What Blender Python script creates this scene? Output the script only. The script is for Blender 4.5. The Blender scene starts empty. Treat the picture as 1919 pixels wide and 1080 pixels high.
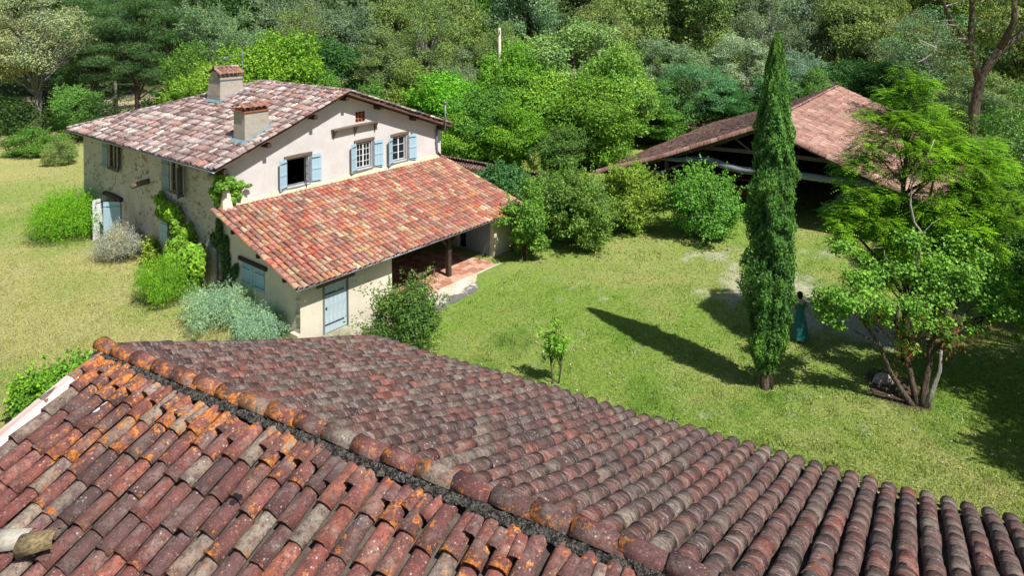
import bpy, bmesh, math, random
import numpy as np
from mathutils import Vector, Matrix, Euler
R = math.radians
scn = bpy.context.scene
COL = scn.collection

# ------------------------------------------------------------------ camera
F_PX, PITCH, ROLL, CY, CAM_H = 1325.9, R(.275), R(.523), 18.9, 12.2
fw = Vector((0, math.cos(PITCH), -math.sin(PITCH)))
up0 = Vector((0, math.sin(PITCH), math.cos(PITCH)))
rt = Vector((1, 0, 0)) * math.cos(ROLL) - up0 * math.sin(ROLL)
up = Vector((1, 0, 0)) * math.sin(ROLL) + up0 * math.cos(ROLL)
cam_d = bpy.data.cameras.new('camera')
cam = bpy.data.objects.new('camera', cam_d); COL.objects.link(cam)
cam.matrix_world = Matrix(((rt.x, up.x, -fw.x, 0), (rt.y, up.y, -fw.y, 0), (rt.z, up.z, -fw.z, CAM_H), (0, 0, 0, 1)))
cam_d.sensor_width = 36.0
cam_d.lens = F_PX / 1919 * 36
cam_d.shift_y = -(540 - CY) / 1919
cam_d.clip_start = .1; cam_d.clip_end = 2000
scn.camera = cam

# ------------------------------------------------------------------ sky, sun, exposure
SUN = Vector((5.507, -6.19, 11.404)).normalized()
W = bpy.data.worlds.new('World'); scn.world = W; W.use_nodes = True
wn = W.node_tree; wn.nodes.clear()
sky = wn.nodes.new('ShaderNodeTexSky'); sky.sky_type = 'NISHITA'; sky.sun_disc = False
sky.sun_elevation = math.asin(SUN.z); sky.sun_rotation = math.atan2(SUN.x, SUN.y)
bg = wn.nodes.new('ShaderNodeBackground'); bg.inputs[1].default_value = .065
wo = wn.nodes.new('ShaderNodeOutputWorld')
wn.links.new(sky.outputs[0], bg.inputs[0]); wn.links.new(bg.outputs[0], wo.inputs[0])
sd = bpy.data.lights.new('sun', 'SUN'); sd.energy = 5.0; sd.angle = R(.55); sd.color = (1, .965, .91)
so = bpy.data.objects.new('sun', sd); COL.objects.link(so)
so.rotation_euler = SUN.to_track_quat('Z', 'Y').to_euler()
scn.view_settings.view_transform = 'Standard'; scn.view_settings.look = 'None'
scn.view_settings.exposure = .5; scn.view_settings.gamma = 1
scn.view_settings.use_curve_mapping = False
scn.cycles.max_bounces = 5; scn.cycles.diffuse_bounces = 3; scn.cycles.transmission_bounces = 3
scn.cycles.glossy_bounces = 2

random.seed(4)
rng = np.random.default_rng(11)

def project(p):
    q = Vector(p) - Vector((0, 0, CAM_H)); d = q.dot(fw)
    return (960 + F_PX * q.dot(rt) / d, CY - F_PX * q.dot(up) / d, d)

# ------------------------------------------------------------------ object helpers
def tag(o, label=None, cat=None, group=None, kind=None):
    if label: o['label'] = label
    if cat: o['category'] = cat
    if group: o['group'] = group
    if kind: o['kind'] = kind
    return o
def link(name, data, parent=None, mat=None):
    o = bpy.data.objects.new(name, data); COL.objects.link(o)
    if parent: o.parent = parent
    return o
def empty(name, label, cat, loc=(0, 0, 0), rz=0, group=None):
    o = link(name, None); o.location = loc; o.rotation_euler = (0, 0, rz); o.empty_display_size = .3
    return tag(o, label, cat, group)
def fast_mesh(name, V, F, mats=(), attrs=None, smooth=False, cattr=None):
    """V (n,3); F (m,k) same-size polygons."""
    V = np.asarray(V, np.float32); F = np.asarray(F, np.int32)
    me = bpy.data.meshes.new(name); m, k = F.shape
    me.vertices.add(len(V)); me.vertices.foreach_set('co', V.ravel())
    me.loops.add(m * k); me.loops.foreach_set('vertex_index', F.ravel())
    me.polygons.add(m); me.polygons.foreach_set('loop_start', np.arange(0, m * k, k, dtype=np.int32))
    me.polygons.foreach_set('loop_total', np.full(m, k, np.int32))
    if smooth: me.polygons.foreach_set('use_smooth', np.ones(m, bool))
    me.update(calc_edges=True)
    for n, a in (attrs or {}).items():
        at = me.attributes.new(n, 'FLOAT', 'FACE'); at.data.foreach_set('value', np.asarray(a, np.float32))
    for n, a in (cattr or {}).items():
        at = me.color_attributes.new(n, 'FLOAT_COLOR', 'POINT'); at.data.foreach_set('color', np.asarray(a, np.float32).ravel())
    for mt in mats: me.materials.append(mt)
    return me

class MB:
    def __init__(s): s.v = []; s.f = []; s.sm = []
    def add(s, vs, fs, smooth=False):
        b = len(s.v); s.v += [tuple(v) for v in vs]
        for f in fs: s.f.append(tuple(i + b for i in f)); s.sm.append(smooth)
    def box(s, c, d, rot=None):
        x, y, z = d[0] / 2, d[1] / 2, d[2] / 2
        vs = [Vector(p) for p in ((-x,-y,-z),(x,-y,-z),(x,y,-z),(-x,y,-z),(-x,-y,z),(x,-y,z),(x,y,z),(-x,y,z))]
        if rot is not None: vs = [rot @ v for v in vs]
        c = Vector(c)
        s.add([v + c for v in vs], [(0,3,2,1),(4,5,6,7),(0,1,5,4),(1,2,6,5),(2,3,7,6),(3,0,4,7)]); return s
    def span(s, a, b):
        return s.box([(a[i] + b[i]) / 2 for i in range(3)], [abs(b[i] - a[i]) for i in range(3)])
    def beam(s, a, b, w, h, sag=0, n=1):
        a = Vector(a); b = Vector(b); d = (b - a).normalized(); side = d.cross(Vector((0, 0, 1))); side.normalize()
        if side.length < .5: side = Vector((1, 0, 0))
        u = side.cross(d)
        ring = []
        for i in range(n + 1):
            t = i / n; p = a.lerp(b, t)
            if sag: p = p + Vector((0, 0, sag * math.sin(t * math.pi)))
            ring.append([p + side * sx * w / 2 + u * sz * h / 2 for sx, sz in ((-1,-1),(1,-1),(1,1),(-1,1))])
        vs = [q for r in ring for q in r]; fs = []
        for i in range(n):
            for k in range(4): fs.append((i*4+k, i*4+(k+1)%4, i*4+4+(k+1)%4, i*4+4+k))
        fs += [(3,2,1,0), tuple(n*4+k for k in range(4))]
        s.add(vs, fs); return s
    def tube(s, pts, rads, n=6, cap=True):
        pts = [Vector(p) for p in pts]
        if not hasattr(rads, '__len__'): rads = [rads] * len(pts)
        vs = []; fs = []; ref = Vector((.31, .17, .94))
        for i, p in enumerate(pts):
            d = (pts[min(i+1, len(pts)-1)] - pts[max(i-1, 0)]).normalized()
            if abs(d.dot(ref)) > .97: ref = Vector((.9, .1, .2))
            a = d.cross(ref).normalized(); b = d.cross(a)
            for k in range(n):
                t = 2 * math.pi * k / n; vs.append(p + (a * math.cos(t) + b * math.sin(t)) * rads[i])
        for i in range(len(pts) - 1):
            for k in range(n): fs.append((i*n+k, i*n+(k+1)%n, (i+1)*n+(k+1)%n, (i+1)*n+k))
        if cap: fs += [tuple(range(n))[::-1], tuple((len(pts)-1)*n + k for k in range(n))]
        s.add(vs, fs, True); return s
    def lathe(s, prof, c=(0, 0, 0), n=14, sx=1, sy=1):
        vs = []; fs = []
        for r, z in prof:
            for k in range(n):
                t = 2 * math.pi * k / n; vs.append((c[0] + r * math.cos(t) * sx, c[1] + r * math.sin(t) * sy, c[2] + z))
        for i in range(len(prof) - 1):
            for k in range(n): fs.append((i*n+k, i*n+(k+1)%n, (i+1)*n+(k+1)%n, (i+1)*n+k))
        fs += [tuple(range(n))[::-1], tuple((len(prof)-1)*n + k for k in range(n))]
        s.add(vs, fs, True); return s
    def poly(s, pts, smooth=False): s.add(pts, [tuple(range(len(pts)))]); return s
    def mesh(s, name, mat):
        me = bpy.data.meshes.new(name); me.from_pydata(s.v, [], s.f)
        me.polygons.foreach_set('use_smooth', s.sm); me.materials.append(mat); me.update(); return me
    def build(s, name, mat, parent=None): return link(name, s.mesh(name, mat), parent)

# ------------------------------------------------------------------ value noise for python side
_P = np.random.default_rng(3).random((256, 256))
def vnoise(x, y):
    x = np.asarray(x, float); y = np.asarray(y, float)
    xi = np.floor(x).astype(int); yi = np.floor(y).astype(int); fx = x - xi; fy = y - yi
    fx = fx*fx*(3-2*fx); fy = fy*fy*(3-2*fy)
    a = _P[xi & 255, yi & 255]; b = _P[(xi+1) & 255, yi & 255]; c = _P[xi & 255, (yi+1) & 255]; d = _P[(xi+1) & 255, (yi+1) & 255]
    return (a*(1-fx)+b*fx)*(1-fy) + (c*(1-fx)+d*fx)*fy
def fbm(x, y, o=4):
    s = 0; a = .5; t = 0
    for i in range(o): s = s + a*vnoise(x*2**i + 17*i, y*2**i + 5*i); t += a; a *= .5
    return s / t
def sstep(a, b, x): t = np.clip((np.asarray(x, float) - a) / (b - a), 0, 1); return t*t*(3-2*t)

# ------------------------------------------------------------------ node helper
class NT:
    def __init__(s, name):
        s.m = bpy.data.materials.new(name); s.m.use_nodes = True; s.t = s.m.node_tree; s.t.nodes.clear()
        s.out = s.t.nodes.new('ShaderNodeOutputMaterial')
    def n(s, typ, ins=None, **kw):
        nd = s.t.nodes.new(typ)
        for k, v in kw.items(): setattr(nd, k, v)
        for k, v in (ins or {}).items():
            if isinstance(v, bpy.types.NodeSocket): s.t.links.new(v, nd.inputs[k])
            elif v is not None: nd.inputs[k].default_value = v
        return nd
    def math(s, op, a, b=None, clamp=False):
        return s.n('ShaderNodeMath', {0: a, 1: b}, operation=op, use_clamp=clamp).outputs[0]
    def mix(s, f, a, b, mode='MIX'):
        nd = s.n('ShaderNodeMix', data_type='RGBA', blend_type=mode)
        for k, v in ((0, f), (6, a), (7, b)):
            if isinstance(v, bpy.types.NodeSocket): s.t.links.new(v, nd.inputs[k])
            else: nd.inputs[k].default_value = v if k == 0 else (*v[:3], 1)
        return nd.outputs[2]
    def noise(s, sc, det=3, vec=None, rough=.55, dist=0):
        return s.n('ShaderNodeTexNoise', {'Vector': vec, 'Scale': sc, 'Detail': det, 'Roughness': rough, 'Distortion': dist}).outputs[0]
    def vor(s, sc, vec=None, out=0, rnd=1.0):
        return s.n('ShaderNodeTexVoronoi', {'Vector': vec, 'Scale': sc, 'Randomness': rnd}).outputs[out]
    def ramp(s, f, stops, interp='LINEAR'):
        nd = s.n('ShaderNodeValToRGB', {0: f}); r = nd.color_ramp; r.interpolation = interp
        while len(r.elements) > 1: r.elements.remove(r.elements[-1])
        for i, (p, c) in enumerate(stops):
            e = r.elements[0] if i == 0 else r.elements.new(p)
            e.position = p; e.color = (*c[:3], 1)
        return nd.outputs[0]
    def rng(s, v, a, b, c=0, d=1, smooth=False):
        return s.n('ShaderNodeMapRange', {0: v, 1: a, 2: b, 3: c, 4: d}, interpolation_type='SMOOTHSTEP' if smooth else 'LINEAR').outputs[0]
    def pos(s): return s.n('ShaderNodeNewGeometry').outputs['Position']
    def obj(s): return s.n('ShaderNodeTexCoord').outputs['Object']
    def rand(s, ind): return s.n('ShaderNodeObjectInfo').outputs['Random'] if ind else s.n('ShaderNodeAttribute', attribute_name='rnd').outputs['Fac']
    def fin(s, col, rough=.9, bump=None, bd=.01, spec=.25, metal=0, bs=1):
        ins = {'Base Color': col if isinstance(col, bpy.types.NodeSocket) else (*col[:3], 1), 'Roughness': rough, 'Metallic': metal}
        p = s.n('ShaderNodeBsdfPrincipled', ins); p.inputs['Specular IOR Level'].default_value = spec
        if bump is not None:
            b = s.n('ShaderNodeBump', {'Height': bump, 'Distance': bd, 'Strength': bs}); s.t.links.new(b.outputs[0], p.inputs['Normal'])
        s.t.links.new(p.outputs[0], s.out.inputs[0]); return s.m

def plain(name, col, rough=.85, var=.35, sc=4, bump=.004, metal=0, spec=.25, col2=None):
    t = NT(name); nz = t.noise(sc, 5); c2 = col2 or [c * (1 - var) for c in col]
    c = t.mix(t.rng(nz, .35, .65), col, c2)
    c = t.mix(t.rng(t.noise(sc * 11, 3), .45, .7, 0, .35), c, [x * .55 for x in col])
    return t.fin(c, rough, t.noise(sc * 8, 4), bump, spec, metal)

# ------------------------------------------------------------------ materials
BLOTS = [(-2.614, 6.539, 7.649, 0.05, (0.02, 0.015, 0.018)), (-2.56, 6.552, 7.664, 0.03, (0.02, 0.015, 0.018)), (-2.15, 6.262, 7.644, 0.025, (0.03, 0.02, 0.02)), (-3.936, 7.099, 7.588, 0.028, (0.8, 0.8, 0.8)), (-4.703, 7.904, 7.715, 0.045, (0.55, 0.55, 0.58)), (-4.666, 7.995, 7.753, 0.04, (0.5, 0.5, 0.53)), (-3.011, 6.029, 7.4, 0.04, (0.03, 0.02, 0.02))]
def tile_mat(name, pal, ind, spots=.5, lich=.0, white=.25, ridge=False, streak=False, grain=60):
    t = NT(name + ('_single' if ind else '_field')); rnd = t.rand(ind); pos = t.pos()
    off = t.n('ShaderNodeCombineXYZ', {0: t.math('MULTIPLY', rnd, 37.1), 1: t.math('MULTIPLY', rnd, 11.7), 2: t.math('MULTIPLY', rnd, 91.3)}).outputs[0]
    vec = t.n('ShaderNodeVectorMath', {0: pos, 1: off}, operation='ADD').outputs[0]
    n = len(pal); c = t.ramp(rnd, [(i / n, p) for i, p in enumerate(pal)], 'CONSTANT')
    r2 = t.math('FRACT', t.math('MULTIPLY', rnd, 7.77))
    c = t.mix(1.0, c, t.ramp(r2, [(0, (.72, .72, .74)), (1, (1.25, 1.2, 1.15))]), 'MULTIPLY')
    # firing blotches and weather grime
    c = t.mix(t.rng(t.noise(9, 4, vec), .46, .66, 0, .65), c, [x * .6 for x in pal[0]])
    c = t.mix(t.rng(t.noise(5, 5, vec), .5, .7, 0, white), c, (.42, .38, .32))
    c = t.mix(t.rng(t.noise(24, 6, pos, .75), .49, .60, 0, spots*1.25), c, (.05, .038, .036))
    c = t.mix(t.rng(t.noise(48, 4, vec, .7), .58, .68, 0, white*1.6), c, (.46, .40, .37))
    c = t.mix(t.rng(t.noise(1.1, 4, pos), .42, .68, 0, spots * .7), c, (.07, .055, .05))
    # round lichen spots, dark and pale
    v1 = t.vor(34, vec); g1 = t.noise(6, 2, vec)
    c = t.mix(t.math('MULTIPLY', t.rng(v1, .16, .22, 1, 0), t.rng(g1, .44, .56, 0, spots * 1.3)), c, (.022, .018, .018))
    v2 = t.vor(21, off and vec); g2 = t.noise(4.3, 2, pos)
    c = t.mix(t.math('MULTIPLY', t.rng(v2, .14, .24, 1, 0), t.rng(g2, .5, .62, 0, white * 2.2)), c, (.5, .46, .44))
    if ridge:      # single blotches seen on this roof: black lichen crusts, white droppings
        for (px_, py_, pz_, r_, cc_) in BLOTS:
            dd = t.n('ShaderNodeVectorMath', {0: pos, 1: (px_, py_, pz_)}, operation='DISTANCE').outputs['Value']
            dd = t.math('ADD', dd, t.math('MULTIPLY', t.math('SUBTRACT', t.noise(18, 3, pos), .5), r_*1.6))
            c = t.mix(t.rng(dd, r_*.8, r_, 1, 0), c, cc_)
    if lich > 0:
        l = t.math('ADD', t.math('MULTIPLY', t.noise(9, 7, pos, .72), .72), t.math('MULTIPLY', t.noise(38, 4, pos, .7), .28)); l2 = t.noise(1.0, 2, pos)
        thr = t.rng(l2, .3, .7, .665, .555)
        if ridge:
            dvv = t.n('ShaderNodeVectorMath', {0: pos, 1: (.4891, .8722, 0)}, operation='DOT_PRODUCT').outputs['Value']
            dist = t.math('SUBTRACT', 5.2469, dvv)      # metres from the ridge, towards the camera side
            near = t.math('MULTIPLY', t.rng(dist, -.25, .05), t.rng(dist, .1, 1.7, 1, 0))
            xs = t.n('ShaderNodeSeparateXYZ', {0: pos}).outputs[0]
            near = t.math('MULTIPLY', near, t.rng(xs, -5.6, .8, 1.3, .4))
            thr = t.math('SUBTRACT', thr, t.math('MULTIPLY', near, .09))
            if ind: thr = t.math('SUBTRACT', thr, t.math('MULTIPLY', t.rng(t.n('ShaderNodeSeparateXYZ', {0: t.obj()}).outputs[1], -.21, -.08, .055, 0), t.rng(dist, -.05, .0)))
            thr = t.math('ADD', thr, t.rng(dist, -.6, -.1, .06, 0))
        f = t.math('MULTIPLY', t.math('SUBTRACT', l, thr), 22, True)
        oc = t.ramp(t.noise(30, 3, pos), [(.35, (.36, .10, .02)), (.55, (.55, .19, .035)), (.68, (.52, .33, .14))])
        c = t.mix(t.math('MULTIPLY', f, lich), c, oc)
    if streak:
        mp = t.n('ShaderNodeMapping', {'Vector': t.n('ShaderNodeVectorRotate', {0: pos}, rotation_type='Z_AXIS').outputs[0], 'Scale': (5, 34, 5)}); t.t.nodes[mp.inputs[0].links[0].from_node.name].inputs['Angle'].default_value = R(29.282)
        mp = mp.outputs[0]
        c = t.mix(t.rng(t.noise(1, 4, mp, .65, .6), .53, .68, 0, .75), c, (.36, .32, .29))
        c = t.mix(t.rng(t.noise(1.3, 4, t.n('ShaderNodeVectorMath', {0: mp, 1: (31, 7, 3)}, operation='ADD').outputs[0], .65, .6), .52, .66, 0, .7), c, (.06, .045, .04))
    h = t.math('ADD', t.noise(grain, 5, vec, .7), t.math('MULTIPLY', t.noise(12, 3, vec), .8))
    return t.fin(c, .92, h, .006, .2)

NEARP = [(.185, .068, .06), (.23, .075, .06), (.145, .06, .057), (.30, .25, .195), (.205, .07, .06), (.25, .10, .078), (.10, .053, .05), (.17, .085, .08), (.28, .095, .065), (.23, .18, .145), (.24, .085, .07)]
FARP = [(.165, .065, .052), (.19, .068, .052), (.14, .06, .05), (.22, .165, .125), (.155, .066, .053), (.175, .10, .078), (.105, .053, .047), (.24, .075, .055), (.17, .125, .1), (.2, .085, .062)]
LEANP = [(.50, .17, .10), (.42, .13, .09), (.54, .26, .18), (.62, .46, .30), (.58, .24, .11), (.32, .14, .10), (.50, .28, .22), (.48, .19, .14), (.44, .10, .06), (.52, .36, .19), (.50, .2, .13), (.44, .22, .18), (.58, .33, .22), (.25, .13, .10)]
MAINP = [(.60, .48, .44), (.20, .12, .11), (.70, .63, .59), (.14, .085, .078), (.44, .31, .29), (.28, .15, .135), (.50, .23, .17), (.72, .66, .62), (.12, .075, .07), (.36, .29, .28), (.22, .11, .10), (.52, .40, .38), (.30, .21, .2), (.62, .46, .41)]
BARNP = [(.28, .12, .09), (.35, .19, .145), (.23, .085, .065), (.40, .25, .20), (.29, .135, .10), (.33, .17, .13)]
M = {}
for ind in (0, 1):
    M['near', ind] = tile_mat('weathered_mauve_tile', NEARP, ind, .55, .9, .3, ridge=True)
    M['nearfar', ind] = tile_mat('weathered_brown_tile', FARP, ind, .65, .6, .35, ridge=True, streak=True)  # darker brown palette for the far slope and the wall coping
    M['lean', ind] = tile_mat('terracotta_tile', LEANP, ind, .42, 0, .3)
    M['main', ind] = tile_mat('bleached_tile', MAINP, ind, .55, .35, .35)
for ind in (0, 1): M['bedend', ind] = tile_mat('eave_channel_end', [(.14, .075, .06), (.1, .06, .05), (.2, .12, .1)], ind, .5, 0, .3)
def barn_tile(ind):
    t = NT('barn_tile' + str(ind)); rnd = t.rand(ind); pos = t.pos(); n = len(BARNP)
    c = t.ramp(rnd, [(i / n, p) for i, p in enumerate(BARNP)], 'CONSTANT')
    mp = t.n('ShaderNodeMapping', {'Vector': pos, 'Rotation': (0, 0, R(34.62)), 'Scale': (1.2, 14, 1)}).outputs[0]
    c = t.mix(t.rng(t.noise(1.6, 4, mp, .6), .42, .62, 0, .55), c, (.50, .37, .31))
    c = t.mix(t.rng(t.noise(5, 5, pos), .52, .7, 0, .5), c, (.2, .07, .05))
    c = t.mix(t.rng(t.noise(.5, 4, pos), .42, .62, 0, .5), c, (.17, .10, .075))
    return t.fin(c, .85, t.noise(30, 3, pos), .004, .25)
M['barn', 0] = barn_tile(0); M['barn', 1] = barn_tile(1)

def plaster(name, col, stain=.4, rough_sc=30, bump=.01):
    t = NT(name); p = t.pos()
    c = t.mix(t.rng(t.noise(.8, 5, p), .4, .7), col, [x * .86 for x in col])
    c = t.mix(t.rng(t.noise(3.5, 6, p, .7), .52, .72, 0, stain), c, [col[0] * .72, col[1] * .64, col[2] * .52])
    mp = t.n('ShaderNodeMapping', {'Vector': p, 'Scale': (3, 3, .35)}).outputs[0]
    c = t.mix(t.rng(t.noise(2.2, 5, mp, .6), .56, .75, 0, stain * .7), c, [x * .6 for x in col])
    zz = t.n('ShaderNodeSeparateXYZ', {0: p}).outputs[2]
    c = t.mix(t.math('MULTIPLY', t.rng(t.math('ADD', zz, t.math('MULTIPLY', t.noise(1.6, 5, p), 1.2)), .35, 1.0, 1, 0), .55), c, [x*.55 for x in col])     # damp foot of the wall
    cr = t.n('ShaderNodeTexVoronoi', {'Vector': t.n('ShaderNodeVectorMath', {0: p, 1: t.n('ShaderNodeTexNoise', {'Vector': p, 'Scale': 2.0}).outputs[1]}, operation='ADD').outputs[0], 'Scale': .45}, feature='DISTANCE_TO_EDGE').outputs[0]
    c = t.mix(t.math('MULTIPLY', t.rng(cr, .0, .006, 1, 0), t.rng(t.noise(.6, 2, p), .5, .6, 0, .5)), c, [x*.5 for x in col])
    return t.fin(c, .95, t.math('ADD', t.noise(rough_sc, 5, p, .7), t.noise(5, 3, p)), bump, .15)
M['gable'] = plaster('pinkish_render', (.60, .57, .55), .22, 40, .006)
M['cream'] = plaster('cream_render', (.66, .60, .49), .3, 40, .006)
M['chimney'] = plaster('rough_chimney_render', (.42, .37, .31), .55, 22, .03)
def stone_wall():
    t = NT('lime_rubble'); p = t.pos()
    c = t.mix(t.rng(t.noise(1.2, 5, p), .35, .65), (.42, .38, .335), (.53, .495, .445))
    v = t.vor(4.5, t.n('ShaderNodeMapping', {'Vector': p, 'Scale': (1, 1, 1.8)}).outputs[0]); 
    c = t.mix(t.math('MULTIPLY', t.rng(v, .2, .34, 1, 0), t.rng(t.noise(1.7, 4, p), .42, .6, 0, .6)), c, (.27, .21, .15))
    c = t.mix(t.rng(t.noise(14, 6, p, .75), .55, .68, 0, .6), c, (.2, .155, .11))
    c = t.mix(t.rng(t.noise(9, 4, p, .75), .6, .72, 0, .5), c, (.6, .55, .45))
    h = t.math('ADD', t.noise(25, 5, p, .75), t.rng(v, .2, .4, .8, 0))
    return t.fin(c, .95, h, .02, .15)
M['rubble'] = stone_wall()
def stone_mat():
    t = NT('wall_stone'); rnd = t.n('ShaderNodeObjectInfo').outputs['Random']
    c = t.ramp(rnd, [(0, (.31, .24, .17)), (.35, (.23, .19, .15)), (.6, (.36, .28, .19)), (1, (.28, .25, .21))])
    return t.fin(t.mix(t.rng(t.noise(16, 4, t.pos()), .45, .65, 0, .6), c, (.38, .33, .24)), .95, t.noise(40, 4, t.pos()), .01)
M['stone'] = stone_mat()
M['blue'] = plain('pale_blue_paint', (.36, .53, .62), .6, .12, 3, .002)
M['bluegrey'] = plain('grey_blue_paint', (.25, .31, .38), .7, .25, 3, .002)
M['doorblue'] = plain('washed_blue_paint', (.44, .55, .60), .7, .2, 5, .002)
M['whitepaint'] = plain('white_paint', (.72, .74, .74), .6, .12, 3, .002)
M['iron'] = plain('dark_iron', (.035, .04, .045), .6, .3, 10, .001, 0, .4)
M['glass'] = NT('window_glass').fin((.015, .02, .025), .08, None, spec=.6)
M['dark'] = plain('painted_dark_interior', (.02, .018, .016), .95)  # near-black colour standing in for unlit space behind openings
M['oldwood'] = plain('weathered_timber', (.21, .155, .105), .9, .5, 5, .01)
M['greywood'] = plain('silvered_timber', (.25, .27, .30), .9, .5, 4, .02)
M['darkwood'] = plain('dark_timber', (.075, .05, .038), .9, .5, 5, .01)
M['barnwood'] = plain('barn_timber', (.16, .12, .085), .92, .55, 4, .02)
M['zinc'] = plain('zinc_gutter', (.20, .22, .25), .5, .25, 3, .002, .4, .4)
M['flash'] = plain('blue_grey_flashing', (.17, .28, .33), .6, .25, 5, .002)
def mort():
    t = NT('mossy_mortar'); p = t.pos(); c = t.mix(t.rng(t.noise(26, 6, p, .8), .47, .58), (.014, .013, .012), (.17, .155, .135))
    c = t.mix(t.rng(t.noise(60, 4, p, .8), .58, .66), c, (.42, .39, .35)); return t.fin(c, 1, t.noise(30, 6, p, .8), .05)
M['mortar'] = mort()
M['bed'] = plain('channel_tile_debris', (.075, .055, .045), 1, .5, 22, .03, col2=(.13, .11, .09))
M['bedmain'] = plain('channel_tiles_mauve', (.2, .12, .1), 1, .5, 6, .02)
M['bedlean'] = plain('channel_tiles_red', (.16, .065, .045), 1, .5, 6, .02)
M['pinkverge'] = plain('pink_mortar_verge', (.47, .27, .24), .9, .3, 2.5, .004, col2=(.6, .53, .5))
M['brick'] = plain('red_brick', (.36, .14, .08), .9, .4, 8, .006)
M['rustred'] = plain('rusty_red_paint', (.13, .035, .025), .8, .5, 6, .004)
M['concrete'] = None
def slab_mat():
    t = NT('stained_concrete'); p = t.pos()
    c = t.mix(t.rng(t.noise(1.5, 5, p), .4, .6), (.56, .53, .46), (.48, .42, .3))
    hp = t.n('ShaderNodeVectorMath', {0: p, 1: (-.7694, .6388, 0)}, operation='DOT_PRODUCT').outputs['Value']   # depth across the slab
    e = t.rng(hp, 20.75, 22.0, .2, -.12)
    c = t.mix(t.rng(t.math('ADD', t.noise(2.6, 7, p, .72), e), .55, .62, 0, .9), c, (.1, .1, .095))
    c = t.mix(t.rng(t.noise(9, 5, p, .7), .55, .66, 0, .5), c, (.2, .18, .15))
    return t.fin(c, .95, t.noise(12, 5, p), .01, .15)
M['slab'] = slab_mat()
def floor_mat(ind):
    t = NT('floor_tile' + str(ind)); rnd = t.rand(ind)
    c = t.ramp(rnd, [(0, (.40, .16, .1)), (.3, (.5, .26, .17)), (.5, (.34, .13, .085)), (.75, (.52, .32, .22)), (1, (.44, .19, .12))], 'CONSTANT')
    return t.fin(t.mix(t.rng(t.noise(4, 5, t.pos()), .45, .7, 0, .5), c, (.5, .4, .32)), .8, t.noise(20, 3, t.pos()), .003)
M['floor', 0] = floor_mat(0); M['floor', 1] = floor_mat(1)
def bark(name, a, b):
    t = NT(name); o = t.pos(); mp = t.n('ShaderNodeMapping', {'Vector': o, 'Scale': (6, 6, 1.2)}).outputs[0]
    n = t.noise(3, 6, mp, .7); return t.fin(t.mix(t.rng(n, .38, .62), a, b), .95, n, .04, .1)
M['bark'] = bark('brown_bark', (.05, .038, .028), (.15, .12, .09))
M['barkpale'] = bark('pale_bark', (.14, .125, .1), (.36, .34, .3))
M['deadwood'] = bark('dead_wood', (.3, .27, .23), (.5, .47, .42))

def leaf_mat(name, trans=.35, yellow=.25, hue=(.9, 1.05, .5)):
    t = NT(name); oc = t.n('ShaderNodeObjectInfo').outputs['Color']; r = t.n('ShaderNodeAttribute', attribute_name='rnd').outputs['Fac']
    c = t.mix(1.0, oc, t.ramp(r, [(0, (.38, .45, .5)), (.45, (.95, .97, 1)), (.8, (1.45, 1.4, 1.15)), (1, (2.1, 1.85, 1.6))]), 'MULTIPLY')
    n = t.noise(.7, 3, t.pos()); c = t.mix(t.rng(n, .48, .68, 0, yellow), c, t.mix(1, c, (1.55, 1.15, .5), 'MULTIPLY'))
    d = t.n('ShaderNodeBsdfPrincipled', {'Base Color': c, 'Roughness': .62}); d.inputs['Specular IOR Level'].default_value = .22
    tr = t.n('ShaderNodeBsdfTranslucent', {'Color': t.mix(1, c, (1.15, 1.25, .45), 'MULTIPLY')})
    mx = t.n('ShaderNodeMixShader', {0: trans}); t.t.links.new(d.outputs[0], mx.inputs[1]); t.t.links.new(tr.outputs[0], mx.inputs[2])
    t.t.links.new(mx.outputs[0], t.out.inputs[0]); return t.m
M['leaf'] = leaf_mat('leaf', .27)
M['grass'] = None

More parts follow.
